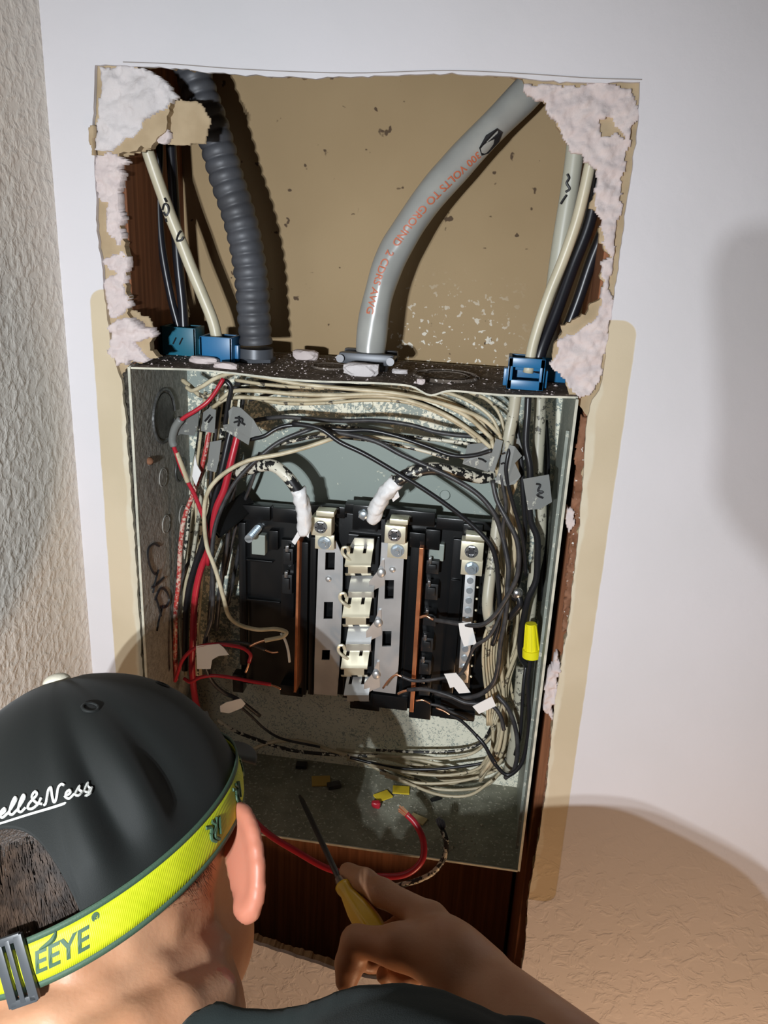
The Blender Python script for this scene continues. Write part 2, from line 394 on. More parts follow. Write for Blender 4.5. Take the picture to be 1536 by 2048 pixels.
def stroke(lines, r, off, surf):                 # pen strokes: lines of surface coords -> tubes merged
    mb = MB()
    for ln in lines:
        vs, fs = tube_data(catmull([surf(*p) for p in ln], 5), r, 5); mb.raw(vs, fs)
    return mb

# ================================================================== the setting
A_px = [(190, 130), (262, 131), (340, 136), (480, 150), (620, 156), (760, 152), (880, 147), (1000, 152), (1120, 163), (1200, 166), (1280, 164),
        (1275, 260), (1264, 340), (1252, 420), (1242, 500), (1228, 600), (1214, 690), (1204, 770), (1186, 800), (1174, 835), (1170, 900), (1163, 1000), (1153, 1100), (1143, 1200),
        (1133, 1270), (1122, 1330), (1110, 1400), (1104, 1460), (1098, 1520), (1090, 1600), (1082, 1650), (1070, 1720), (1056, 1800), (1050, 1900), (1040, 1955),
        (900, 1985), (700, 1950), (600, 1917), (505, 1886), (300, 1830), (298, 1640), (283, 1310), (270, 1100), (256, 900), (244, 760), (232, 735), (222, 690), (212, 620), (204, 540), (194, 450), (189, 350), (186, 250)]
B_px = [(262, 130), (330, 132), (480, 145), (620, 151), (760, 147), (880, 142), (1000, 147), (1042, 152), (1062, 185), (1095, 215), (1112, 245), (1135, 285), (1150, 303), (1175, 313), (1190, 330), (1198, 352), (1190, 385),
        (1184, 412), (1204, 440), (1196, 480), (1219, 510), (1208, 540), (1198, 552), (1212, 572), (1198, 592), (1170, 628), (1125, 652), (1112, 690), (1106, 722), (1134, 748), (1139, 790),
        (1174, 835), (1171, 900), (1164, 1000), (1154, 1100), (1144, 1200), (1134, 1262), (1124, 1320), (1112, 1400), (1106, 1460), (1100, 1520), (1091, 1600), (1083, 1650), (1071, 1720),
        (1057, 1800), (1051, 1900), (1040, 1950), (900, 1975), (700, 1942), (600, 1908), (505, 1878), (310, 1825), (300, 1640), (284, 1310), (271, 1100), (257, 900), (246, 760), (262, 728), (318, 716), (300, 700), (306, 672), (280, 655), (262, 636), (257, 600),
        (252, 560), (256, 510), (247, 480), (241, 430), (237, 380), (231, 335), (240, 308), (300, 292), (335, 262), (342, 205), (336, 178), (300, 155)]
def holed_sheet(name, outer, hole, Y0, Y1, mat, parent=None, origin=None):
    bm = bmesh.new()
    def loop(pts):
        vs = [bm.verts.new((x, Y0, z)) for x, z in pts]; return [bm.edges.new((vs[i], vs[(i+1) % len(vs)])) for i in range(len(vs))]
    es = loop(outer)+loop(hole)
    bmesh.ops.triangle_fill(bm, use_beauty=True, use_dissolve=False, edges=es)
    # keep only faces outside the hole
    bad = [f for f in bm.faces if in_poly(np.array([f.calc_center_median().x]), np.array([f.calc_center_median().z]), hole)[0]]
    bmesh.ops.delete(bm, geom=bad, context='FACES')
    r = bmesh.ops.extrude_face_region(bm, geom=bm.faces[:])
    for v in [g for g in r['geom'] if isinstance(g, bmesh.types.BMVert)]: v.co.y = Y1
    bmesh.ops.recalc_face_normals(bm, faces=bm.faces[:])
    bm.verts.index_update(); vs = [v.co.copy() for v in bm.verts]; fs = [[v.index for v in f.verts] for f in bm.faces]; bm.free()
    return mesh_obj(name, vs, fs, mat, parent, origin=origin)
KX = -.2385
outer = [(KX, 0), (1.5, 0), (1.5, 2.6), (KX, 2.6)]
def jag(poly, amp, per, seed):
    out = []; n = len(poly)
    for i in range(n):
        a = Vector((poly[i][0], poly[i][1])); b = Vector((poly[(i+1) % n][0], poly[(i+1) % n][1])); m = max(1, int((b-a).length/per))
        d = (b-a).normalized(); nn = Vector((-d.y, d.x))
        for k in range(m):
            p = a.lerp(b, k/m); p = p+nn*(amp*mnoise.noise(Vector((p.x*140, p.y*140, seed)))+amp*.5*mnoise.noise(Vector((p.x*500, p.y*500, seed)))); out.append((p.x, p.y))
    return out
A_w = jag(wallpoly(A_px, 0), .0012, .004, 1); B_w = jag(wallpoly(B_px, .006), .0035, .002, 2)
wall = holed_sheet('wall_back', outer, A_w, 0, .004, M_wall, origin=(0, 0, Z0)); tag(wall, kind='structure')
wall['label'] = 'white painted drywall with a beige unpainted strip around the cut opening'; wall['category'] = 'wall'
core = holed_sheet('drywall_core', [(KX+.001, .01), (1.4, .01), (1.4, 2.59), (KX+.001, 2.59)], B_w, .0045, .013, M_paper, wall)
core['label'] = 'torn brown paper layer inside the cut edge'
def c1(pts): return [(150+x/3.072, 100+y/3.072) for x, y in pts]
def c2(pts): return [(600+x/2.1333, 120+y/2.1333) for x, y in pts]
gyps = [
 ('gypsum_chunk', c1([(160, 105), (250, 95), (340, 108), (400, 125), (470, 140), (540, 200), (588, 265), (575, 310), (552, 360), (490, 385), (400, 450), (392, 510), (330, 545), (262, 590), (240, 625), (132, 640), (128, 500), (150, 300)]), .0005, .012, M_gypw, .0040, .004, 48),
 ('torn_gypsum', c1([(420, 500), (480, 440), (520, 380), (580, 350), (590, 400), (555, 470), (585, 530), (560, 575), (500, 560), (430, 550)]), .006, .0125, M_gyp, .002, .004, 120),
 ('torn_gypsum', c1([(112, 655), (232, 640), (290, 640), (310, 680), (255, 700), (240, 730), (258, 800), (272, 900), (278, 1010), (292, 1140), (240, 1200), (200, 1120), (180, 980), (200, 940), (150, 905), (108, 850)]), .002, .013, M_gyp, .003, .006, 150),
 ('torn_gypsum', c1([(195, 1270), (290, 1225), (322, 1255), (300, 1400), (322, 1510), (328, 1570), (245, 1670), (180, 1600), (158, 1440), (232, 1400), (195, 1340)]), .002, .013, M_gyp, .003, .006, 150),
 ('torn_gypsum', c1([(185, 1700), (290, 1635), (340, 1645), (400, 1700), (460, 1695), (508, 1750), (480, 1775), (410, 1785), (355, 1825), (420, 1870), (445, 1915), (350, 1900), (300, 1935), (250, 1940), (215, 1850), (200, 1790)]), -.001, .012, M_gyp, .0035, .006, 130),
 ('torn_gypsum', c2([(930, 90), (1200, 100), (1435, 118), (1425, 260), (1395, 420), (1372, 500), (1360, 660), (1340, 800), (1325, 1000), (1320, 1120), (1290, 1280), (1272, 1400), (1250, 1420), (1190, 1450), (1160, 1420), (1145, 1370), (1060, 1300), (1100, 1240), (1085, 1205), (1200, 1145), (1272, 1090), (1285, 1000), (1312, 960), (1270, 915), (1300, 880), (1332, 830), (1275, 785), (1292, 690), (1240, 628), (1265, 560), (1275, 480), (1250, 440), (1215, 430), (1200, 400), (1160, 390), (1140, 350), (1085, 270), (1055, 200), (965, 145)]), .0015, .012, M_gyp, .0024, .005, 120),
 ('torn_gypsum', [(1108, 1318), (1118, 1312), (1120, 1345), (1114, 1400), (1104, 1440), (1088, 1425), (1092, 1380), (1096, 1340)], .001, .013, M_gyp, .003, .004, 160),
 ('torn_gypsum', [(1128, 1020), (1142, 1022), (1146, 1050), (1136, 1062), (1128, 1045)], .003, .013, M_gyp, .002, .003, 160),
]
for i, (nm, pts, yf, yb, m, amp, edge, fs_) in enumerate(gyps):
    hole = wallpoly(c2([(1285, 250), (1325, 240), (1345, 270), (1385, 345), (1300, 325)]), yf) if i == 5 else None
    crumb(nm, wallpoly(pts, yf), yf, yb, m, wall, cell=.0014, amp=amp, edge=edge, hole=hole, seed=i, fs=fs_)
fl = crumb('paper_flap', wallpoly(c1([(560, 330), (640, 306), (740, 306), (790, 345), (805, 390), (838, 440), (815, 520), (800, 578), (720, 580), (640, 578), (500, 580), (380, 622), (255, 665), (225, 640), (300, 560), (450, 480)]), .0125), .0125, .0142, M_paper, wall, cell=.0014, amp=.0008, edge=.0025, seed=31, fs=60)
crumb('paper_flap', wallpoly(c1([(300, 1590), (440, 1640), (470, 1700), (430, 1720), (320, 1680)]), .011), .011, .013, M_paper, wall, cell=.0014, amp=.0008, edge=.003, seed=33)
crumb('paper_flap', wallpoly([(186, 250), (176, 252), (180, 285), (186, 310)], -.004), -.004, .001, M_paper, wall, cell=.0014, amp=.001, edge=.001, seed=35)
sl = [at(*q, -.0001) for q in ((246, 124), (330, 127), (480, 138), (700, 146), (900, 141), (1060, 148), (1180, 156), (1284, 159))]
MB().raw(*tube_data(catmull(sl, 6), .00035, 6)).build('score_line', simple('pencil_line', (.30, .27, .25), .9), wall)
MB().box((KX-.12, -3.0, 0), (KX, .0129, 2.6)).build('wall_left', M_left)
MB().box((KX-.12, -3.0, -.1), (1.5, .15, -.001)).build('floor', M_floor)
MB().box((-.232, .135, .02), (.232, .147, 2.59)).build('wall_cavity', M_board)
o = bpy.data.objects['wall_cavity']; me = o.data
for v in me.vertices: v.co += o.location - Vector((0, 0, Z0))
o.location = (0, 0, Z0)
for s, n in ((-1, 'trim_1'), (1, 'trim_2')):
    x0, x1 = (-.226, -.1845) if s < 0 else (.1900, .226)
    MB().box((x0, .0132, .02), (x1, .1348, 2.58), .0012).build(n, M_wood)
MB().box((-.184, .098, Z0-.82), (.186, .1345, Z0-.474), .001).build('trim_3', M_wood)
for n in ('wall_left', 'floor', 'wall_cavity', 'trim_1', 'trim_2', 'trim_3'): tag(bpy.data.objects[n], kind='structure')
# dirty wood face and crumbs showing in the slit beside the box
w2 = bpy.data.objects['trim_2']; w1 = bpy.data.objects['trim_1']
crumb('rough_wood_edge', wallpoly([(1158, 830), (1174, 830), (1167, 1000), (1148, 1200), (1138, 1262), (1121, 1262), (1135, 1140), (1147, 1000), (1154, 900)], .009), .008, .0131, M_wood2, w2, cell=.0014, amp=.0025, edge=.003, seed=41, fs=170)
crumb('rough_wood_edge', wallpoly([(1106, 1455), (1116, 1400), (1104, 1560), (1092, 1660), (1083, 1660), (1091, 1560)], .010), .009, .0131, M_wood2, w2, cell=.0014, amp=.002, edge=.003, seed=43, fs=170)
crumb('gap_dirt', wallpoly([(244, 745), (262, 745), (270, 900), (280, 1100), (291, 1310), (284, 1310), (272, 1100), (257, 900)], .006), .005, .0131, M_dirt, w1, cell=.0014, amp=.003, edge=.004, seed=45, fs=200)

# ================================================================== panel enclosure
BX, BZ, BD, TH = .181, -.4551, .12, .0016
enc = thing('panel_enclosure', 'open grey steel breaker panel box set between the studs in the wall opening', 'electrical panel', V(0, .12, BZ))
MB().box(V(-BX, BD, BZ), V(BX, BD+TH, 0)).build('back_panel', M_back, enc)
o = bpy.data.objects['back_panel']; delta = wloc(o)-Vector((0, 0, Z0))
for v in o.data.vertices: v.co += delta
o.location = Vector((0, 0, Z0))-Vector(enc.location)
lw = MB().box(V(-BX-TH, -.004, BZ), V(-BX, BD, 0)).build('side_wall', M_grime, enc); lw['label'] = 'left side wall, rough dark grey'
rw = MB().box(V(BX, -.004, BZ), V(BX+TH, BD, 0)).build('side_wall', M_enam, enc); rw['label'] = 'right side wall, smooth grey-green'
# top with a bent front edge: a grid sheet
def top_sheet():
    mb = MB(); nx, ny = 90, 12; vs = []; fs = []
    for side in (0, 1):
        for i in range(nx+1):
            for j in range(ny+1):
                x = -BX-TH+(2*BX+2*TH)*i/nx; y = -.004+(BD+.004)*j/ny
                dip = -.006*math.exp(-((x-.068)/.010)**2)*max(0, 1-j/5)+.0012*math.sin(x*40)*max(0, 1-j/8)
                vs.append(V(x, y, dip-(TH if side else 0)))
    k = (nx+1)*(ny+1); idx = lambda i, j, s: s*k+i*(ny+1)+j
    for i in range(nx):
        for j in range(ny):
            fs.append((idx(i, j, 0), idx(i+1, j, 0), idx(i+1, j+1, 0), idx(i, j+1, 0))); fs.append((idx(i, j, 1), idx(i, j+1, 1), idx(i+1, j+1, 1), idx(i+1, j, 1)))
    for i in range(nx):
        fs.append((idx(i, 0, 0), idx(i, 0, 1), idx(i+1, 0, 1), idx(i+1, 0, 0))); fs.append((idx(i, ny, 0), idx(i+1, ny, 0), idx(i+1, ny, 1), idx(i, ny, 1)))
    for j in range(ny):
        fs.append((idx(0, j, 0), idx(0, j+1, 0), idx(0, j+1, 1), idx(0, j, 1))); fs.append((idx(nx, j, 0), idx(nx, j, 1), idx(nx, j+1, 1), idx(nx, j+1, 0)))
    o = mesh_obj('top_wall', vs, fs, [M_top, M_enam, M_edge], enc)
    for p in o.data.polygons:
        n = p.normal; p.material_index = 0
    o.data.update()
    for p in o.data.polygons:
        if p.normal.y < -.8: p.material_index = 2
        elif p.normal.z < -.5: p.material_index = 1
    return o
tw = top_sheet()
MB().box(V(-BX-TH, -.004, BZ-TH), V(BX+TH, BD, BZ)).build('bottom_wall', M_floor_in, enc)
fr = MB()
for s in (-1, 1):
    x = s*BX; fr.box(V(min(x, x+s*.0022), -.0055, BZ-.001), V(max(x, x+s*.0022), -.0035, -.001))
fr.box(V(-BX, -.0055, BZ-.002), V(BX, -.0035, BZ))
fr.build('front_lip', M_edge, enc)
rw_lip = MB().box(V(BX-.0030, .012, BZ+.01), V(BX-.0004, .0135, -.03)).build('inner_flange', M_enam, rw)
M_knock = simple('bare_dark_steel', (.07, .07, .068), .4, .3, .5, (200, .5, .002), ((.13, .13, .125), 120))
def knock(px, py, r, wallo, plane):
    if plane == 'x': c = atx(px, py, -BX+.0003); ax = Vector((0, 1, 0)); ay = Vector((0, 0, 1)); n = Vector((1, 0, 0))
    elif plane == 'z': c = atz(px, py, .0003); ax = Vector((1, 0, 0)); ay = Vector((0, 1, 0)); n = Vector((0, 0, 1))
    else: c = at(px, py, BD-.0003); ax = Vector((1, 0, 0)); ay = Vector((0, 0, 1)); n = Vector((0, -1, 0))
    path = [c+ax*(r*math.cos(a))+ay*(r*math.sin(a)) for a in np.linspace(0, 1.9*PI, 30)]
    vs, fs = tube_data(path, r*.055+.0003, 6); mb = MB().raw(vs, fs)
    if r < .025: mb.cyl(c-n*.0006, c+n*.0006, r*.9, r*.86, 28)
    return mb.build('knockout', (M_knock if r > .01 else M_grime) if plane == 'x' else (M_top if plane == 'z' else M_back), wallo, smooth=True)
for a in ((328, 832, .0245), (360, 940, .0115), (326, 955, .0085), (332, 1048, .0085), (366, 1030, .010), (300, 922, .004)): knock(*a, lw, 'x')
for a in ((892, 752, .019), (892, 752, .027), (660, 733, .015)): knock(*a, tw, 'z')
MB().sph(atx(299, 922, -BX+.001), .0035).build('rivet', M_wood2, lw, smooth=True)
bp = bpy.data.objects['back_panel']
for a in ((736, 808), (540, 905), (890, 990)): MB().cyl(at(*a, BD), at(*a, BD-.003), .0055, .0045, 18).build('rivet', M_back, bp, smooth=True)
# handwriting on the left side wall
def on_left(px, py): return atx(px, py, -BX+.0006)
st = MB()
for ln in ([(318, 1092), (306, 1088), (296, 1100), (298, 1125), (307, 1146), (314, 1150)], [(317, 1140), (310, 1165), (306, 1186)], [(303, 1176), (315, 1168), (328, 1155)], [(312, 1196), (318, 1216), (322, 1232)], [(310, 1200), (320, 1178), (332, 1182), (338, 1198), (334, 1212), (320, 1216)], [(326, 1212), (318, 1240), (314, 1262)]):
    vs, fs = tube_data(catmull([on_left(*p) for p in ln], 5), .0011, 5); st.raw(vs, fs)
st.build('handwriting', M_ink, lw)

# ================================================================== bus assembly
bus = thing('bus_assembly', 'black plastic bus base with plated bars and lugs at the back of the box', 'bus assembly', V(.003, .118, -.35))
def boxpx(mb, r, Y0, Y1, bev=.0006):
    p = [at(r[0], r[1], Y0), at(r[2], r[1], Y0), at(r[2], r[3], Y0), at(r[0], r[3], Y0)]
    x0 = (p[0].x+p[3].x)/2; x1 = (p[1].x+p[2].x)/2; z1 = (p[0].z+p[1].z)/2; z0 = (p[2].z+p[3].z)/2
    mb.box((x0, Y0, z0), (x1, Y1, z1), bev); return mb
mb = MB(); mb.box(V(-.121, .092, -.348), V(.127, .104, -.146), .001)
mb.box(V(-.115, .104, -.34), V(-.10, .1195, -.16)); mb.box(V(.10, .104, -.34), V(.115, .1195, -.16))
bus_base = mb.build('base_plate', M_black, bus, smooth=True)
mb = MB()       # ribs, ledges and pockets moulded into the base
for r, y0 in (((478, 1012, 540, 1040), .082), ((545, 1018, 600, 1046), .085), ((612, 1012, 690, 1034), .083), ((690, 1010, 760, 1030), .080), ((705, 1012, 756, 1062), .076), ((770, 1022, 870, 1050), .080), ((872, 1040, 985, 1064), .084), ((925, 1050, 965, 1085), .078),
              ((478, 1046, 492, 1330), .086), ((538, 1062, 556, 1100), .083), ((562, 1080, 588, 1235), .085), ((598, 1085, 614, 1390), .080), ((618, 1075, 630, 1390), .083), ((812, 1070, 836, 1418), .083), ((818, 1066, 850, 1096), .078), ((850, 1060, 880, 1100), .083),
              ((894, 1078, 918, 1390), .087), ((900, 1160, 920, 1162), .084), ((955, 1085, 985, 1420), .086), ((700, 1385, 760, 1420), .080), ((745, 1392, 815, 1418), .078), ((818, 1400, 862, 1438), .074), ((560, 1372, 605, 1392), .080), ((465, 1350, 486, 1385), .080), ((480, 1200, 560, 1204), .088), ((480, 1120, 545, 1124), .088), ((880, 1396, 950, 1440), .084), ((842, 1420, 950, 1436), .082)):
    boxpx(mb, r, y0, .093, .0008)
mb.build('moulded_ribs', M_black, bus, smooth=True)
for (x0, y0, x1, y1) in ((852, 1122, 878, 1148), (850, 1168, 876, 1200), (846, 1226, 872, 1252), (842, 1276, 866, 1304), (838, 1320, 862, 1350), (838, 1362, 860, 1392), (566, 1098, 586, 1130), (564, 1150, 584, 1188)):
    m = MB(); boxpx(m, (x0, y0, x1, y1), .078, .093, .001); boxpx(m, (x0+4, y0+8, x1-6, y1-8), .074, .08, .0006); c = m.build('breaker_clip', M_black2, bus, smooth=True)
    m = MB(); boxpx(m, (x0+5, y0-6, x0+11, y0+6), .075, .079, .0004); m.build('spring_tip', M_steel, c, smooth=True)
# sloping arm at the upper left corner
a, b = at(428, 1058, .055), at(498, 1000, .092); d = (b-a).normalized(); n = Vector((0, -1, 0)); n = (n-d*n.dot(d)).normalized(); s_ = d.cross(n)
MB().obox((a+b)/2, d, n, s_, ((b-a).length/2, .003, .009), .001).build('corner_arm', M_black, bus, smooth=True)
# bus bars with slots
def plate_px(name, outl, Y, thick, mat, parent, slots=()):
    poly = wallpoly(outl, Y); x = MB()
    bm = bmesh.new()
    def loop(pts):
        vs = [bm.verts.new((px, Y, pz)) for px, pz in pts]; return [bm.edges.new((vs[i], vs[(i+1) % len(vs)])) for i in range(len(vs))]
    es = loop(poly); holes = []
    for sl in slots:
        h = wallpoly([(sl[0], sl[1]), (sl[2], sl[1]), (sl[2]-1, sl[3]), (sl[0]-1, sl[3])], Y); holes.append(h); es += loop(h)
    bmesh.ops.triangle_fill(bm, use_beauty=True, edges=es)
    bad = [f for f in bm.faces if any(in_poly(np.array([f.calc_center_median().x]), np.array([f.calc_center_median().z]), h)[0] for h in holes)]
    bmesh.ops.delete(bm, geom=bad, context='FACES')
    r = bmesh.ops.extrude_face_region(bm, geom=bm.faces[:])
    for v in [g for g in r['geom'] if isinstance(g, bmesh.types.BMVert)]: v.co.y = Y+thick
    bmesh.ops.recalc_face_normals(bm, faces=bm.faces[:]); bm.verts.index_update()
    vs = [v.co.copy() for v in bm.verts]; fs = [[v.index for v in f.verts] for f in bm.faces]; bm.free()
    return mesh_obj(name, vs, fs, mat, parent)
lbar = plate_px('bus_bar', [(637, 1078), (672, 1082), (686, 1115), (685, 1170), (684, 1215), (682, 1260), (680, 1316), (674, 1392), (628, 1388), (629, 1320)], .0795, .002, M_tin, bus, [(651, 1105, 670, 1140), (648, 1204, 666, 1238), (644, 1300, 660, 1320)])
rbar = plate_px('bus_bar', [(763, 1085), (809, 1090), (803, 1200), (800, 1260), (797, 1330), (791, 1388), (746, 1382), (749, 1310), (752, 1260), (756, 1200), (758, 1170)], .0765, .002, M_tin, bus, [(770, 1160, 788, 1198), (765, 1262, 783, 1293), (760, 1362, 774, 1386)])
for (x, y), p_, Y in (((657, 1158), lbar, .0795), ((785, 1139), rbar, .0765)): MB().sph(at(x, y, Y), .0032, (1, .7, 1)).build('dimple', M_tin, p_, smooth=True)
# centre contacts: folded plates, alternating
def ridge_plate(x0, x1, y0, y1, Yf, mat, name, notch):
    """saddle-shaped contact: flat lip, raised fold, sloping face with notches"""
    mb = MB(); prof = [(0, .010), (.18, .004), (.42, .0), (.50, -.0022), (.58, .0), (.85, .003), (1, .0085)]
    c = [(at(x0+(8 if 0 else 0), y0, Yf)), at(x1, y0, Yf), at(x1-4, y1, Yf), at(x0-4, y1, Yf)]
    L = len(prof); vs = []
    cols = 9
    for t, dy in prof:
        for k in range(cols):
            u = k/(cols-1); p = c[0].lerp(c[1], u).lerp(c[3].lerp(c[2], u), t); p = p+Vector((0, dy, 0)); vs.append(p)
    fs = []
    for i in range(L-1):
        for k in range(cols-1):
            if notch and ((i == L-2 and k in (3, 4)) or (i == L-3 and k in (0,)) or (i == L-3 and k == 7 and notch > 1) or (i == 0 and k in (1, 5))): continue
            fs.append((i*cols+k, i*cols+k+1, (i+1)*cols+k+1, (i+1)*cols+k))
    n = len(vs); vs2 = vs+[v+Vector((0, .0014, 0)) for v in vs]; edges = {}
    f2 = fs+[tuple(n+i for i in f[::-1]) for f in fs]
    for f in fs:
        for i in range(4):
            e = (f[i], f[(i+1) % 4]); edges[e] = 1
    for a_, b_ in edges:
        if (b_, a_) not in edges: f2.append((b_, a_, a_+n, b_+n))
    mb.raw(vs2, f2); return mb.build(name, mat, bus, smooth=True, auto=25)
gold = [(692, 744, 1100, 1158), (687, 741, 1202, 1261), (684, 737, 1306, 1362)]
tin = [(699, 750, 1160, 1204), (694, 744, 1260, 1312), (690, 740, 1364, 1412)]
boxes = MB(); boxpx(boxes, (690, 1070, 752, 1400), .086, .094, .001); boxes.build('contact_carrier', M_black2, bus)
for i, g in enumerate(gold):
    o = ridge_plate(*g, .068, M_gold, 'stab_contact', 2); o['label'] = 'gold-toned contact'
    yb = g[2]+(2 if i == 0 else -8)
    vs, fs = tube_data(catmull([at(g[0]+12, yb+20, .0705), at(g[0]+2, yb+14, .0690), at(g[0]-7, yb+4, .0690), at(g[0]-6, yb-6, .0695), at(g[0]+2, yb-7, .0700), at(g[0]+5, yb, .0705)], 6), .0016, 8)
    m = MB().raw(vs, fs); m.build('contact_arm', M_gold, o, smooth=True)
for i, g in enumerate(tin):
    o = ridge_plate(*g, .071, M_tin, 'stab_contact', 1 if i == 2 else 0); o['label'] = 'silver contact'
    pl = [at(g[1]-12, g[2]+4, .0725), at(g[1]+4, g[2]-16, .0735), at(g[1]+14, g[2]-40, .0745), at(g[1]+18, g[2]-40, .0745), at(g[1]+20, g[2]+10, .0755), at(g[1]+2, g[2]+18, .0735), at(g[1]-12, g[2]+26, .0725)]
    m = MB().prism(pl, Vector((0, .0016, 0))); q = at(g[1]+12, g[2]-14, .073); m.sph(q, .004, (1, .55, 1.2)); m.build('contact_arm', M_tin, o, smooth=True)
mb = MB(); q = [at(709, 1076, .068), at(748, 1078, .068), at(748, 1098, .082), at(698, 1096, .082)]; mb.prism([q[0], q[1], q[2], q[3]], Vector((0, .0015, .0003))); mb.build('contact_guard', M_tin, bus)
# copper blades
for (a0, a1, wd) in (((597, 1078), (590, 1384), .0024), ((843, 1096), (823, 1424), .0040)):
    A, B = at(*a0, .070), at(*a1, .070); d = (B-A).normalized(); sx = Vector((1, 0, 0)); sx = (sx-d*sx.dot(d)).normalized(); n = d.cross(sx)
    MB().obox((A+B)/2+n.normalized()*(0)+Vector((0, .009, 0)), d, sx, n, ((B-A).length/2, wd/2, .0095), .0004).build('copper_strip', M_copper, bus)
# lugs
for (u, lwr, Y) in (((622, 1036, 663, 1072), (630, 1070, 668, 1099), .060), ((769, 1052, 811, 1088), (775, 1083, 815, 1117), .060), ((921, 1084, 967, 1122), (922, 1119, 965, 1151), .060)):
    lug = MB(); boxpx(lug, u, Y, Y+.016, .0008)
    boxpx(lug, (u[0]+10, u[1]-13, u[2]+5, u[1]-3), Y-.001, Y+.012, .0006); lug = lug.build('lug', M_gold, bus, smooth=True)
    m = MB(); boxpx(m, lwr, Y+.010, Y+.014, .0005); m.build('lug_tang', M_gold, lug, smooth=True)
    c = at((u[0]+u[2])/2-1, (u[1]+u[3])/2, Y); m = MB(); m.cyl(c+Vector((0, .001, 0)), c-Vector((0, .0006, 0)), .0068, .0062, 24)
    for k in range(6):
        a_ = k*PI/3; p = c+Vector((math.cos(a_)*.0045, -.0012, math.sin(a_)*.0045)); q = c+Vector((math.cos(a_+PI/3)*.0045, -.0012, math.sin(a_+PI/3)*.0045))
        m.obox((p+q)/2, (q-p).normalized(), Vector((0, 1, 0)), (q-p).normalized().cross(Vector((0, 1, 0))), (.0026, .0012, .0009))
    m.build('set_screw', M_steel, lug, smooth=True)
    MB().cyl(c-Vector((0, .0008, 0)), c-Vector((0, .0009, 0)), .0034, .0034, 6).build('screw_socket', M_dsteel, lug)
    c = at((lwr[0]+lwr[2])/2, (lwr[1]+lwr[3])/2+1, Y+.010); m = MB(); m.cyl(c, c-Vector((0, .0012, 0)), .0068, .0064, 26); m.cyl(c-Vector((0, .001, 0)), c-Vector((0, .005, 0)), .0052, .0048, 6); m.cyl(c-Vector((0, .005, 0)), c-Vector((0, .0058, 0)), .0028, .0022, 14)
    m.build('hex_bolt', M_zinc, lug, smooth=True)
# neutral bar
A, B = at(941, 1150, .070), at(926, 1362, .070); d = (B-A).normalized(); sx = Vector((1, 0, 0)); sx = (sx-d*sx.dot(d)).normalized(); n = d.cross(sx)
nb = MB().obox((A+B)/2+Vector((0, .005, 0)), d, sx, n, ((B-A).length/2+.002, .0050, .005), .0006).build('neutral_bar', M_tin, bus, smooth=True)
for k in range(11):
    p = A.lerp(B, (k+.55)/11)
    m = MB(); m.cyl(p+Vector((0, .001, 0)), p-Vector((0, .0014, 0)), .0034, .0030, 16); m.obox(p-Vector((0, .0014, 0)), (sx+d*.6).normalized(), Vector((0, 1, 0)), (d-sx*.6).normalized(), (.0026, .0002, .0004)); m.build('terminal_screw', M_zinc, nb, smooth=True)
m = MB()
for k in range(9): p = A.lerp(B, (k+1)/9.5)+sx*.0075; m.sph(p, .0013)
m.build('side_pins', M_gold, nb)
# stud bolt, mounting bolt, translucent-looking block
m = MB(); c = at(497, 1078, .060); e = at(520, 1052, .092); m.cyl(c, e, .0034, seg=16)
for k in range(9): p = c.lerp(e, k/10); m.cyl(p, p+(e-c).normalized()*.0016, .0040, .0034, 14)
m.build('threaded_post', M_zinc, bus, smooth=True)
m = MB(); boxpx(m, (503, 1070, 530, 1110), .084, .093, .001); m.build('pale_insert', simple('pale_green_plastic', (.27, .31, .28), .4), bus)
m = MB(); boxpx(m, (858, 1088, 888, 1122), .0845, .093, .001); m.build('pale_insert', bpy.data.materials['pale_green_plastic'], bus)
c = at(727, 1030, .074); MB().cyl(c+Vector((0, .004, 0)), c, .0065, .0055, 6).sph(c, .005, (1, .5, 1)).build('mounting_bolt', M_zinc, bus, smooth=True)

# ================================================================== things standing on top of the box
def corrugated():
    pts = px_path([(350, 40, .068), (366, 90, .068), (386, 146, .068), (404, 198, .067), (421, 246, .066), (438, 302, .065), (455, 362, .064), (476, 425, .063), (492, 490, .062), (502, 555, .061), (507, 620, .060), (512, 688, .060)])
    path = catmull(pts, 40); L = [0]
    for i in range(1, len(path)): L.append(L[-1]+(path[i]-path[i-1]).length)
    # resample evenly
    step = .0011; res = []; j = 0; s = 0
    while s < L[-1]:
        while L[j+1] < s: j += 1
        f = (s-L[j])/(L[j+1]-L[j]+1e-9); res.append(path[j].lerp(path[j+1], f)); s += step
    T, N, B = frames(res); vs = []; fs = []; seg = 28; pitch = .0098
    for i, p in enumerate(res):
        ph = (i*step % pitch)/pitch; r = .0128+.0019*abs(math.sin(PI*ph))**.7
        for k in range(seg):
            a = 2*PI*k/seg; vs.append(p+N[i]*(r*math.cos(a))+B[i]*(r*math.sin(a)))
    for i in range(len(res)-1):
        for k in range(seg): fs.append((i*seg+k, i*seg+(k+1) % seg, (i+1)*seg+(k+1) % seg, (i+1)*seg+k))
    o = mesh_obj('flexible_conduit', vs, fs, M_conduit, None, smooth=True)
    tag(o, 'dark grey corrugated flexible conduit rising from the left of the box top', 'conduit')
    e = res[-1]; m = MB(); m.cyl((e.x, e.y, Z0+.001), (e.x, e.y, Z0+.012), .0155, .0150, 24); m.cyl((e.x, e.y, Z0+.001), (e.x, e.y, Z0+.004), .018, .018, 6)
    c = m.build('conduit_fitting', M_clamp, o, smooth=True)
corrugated()

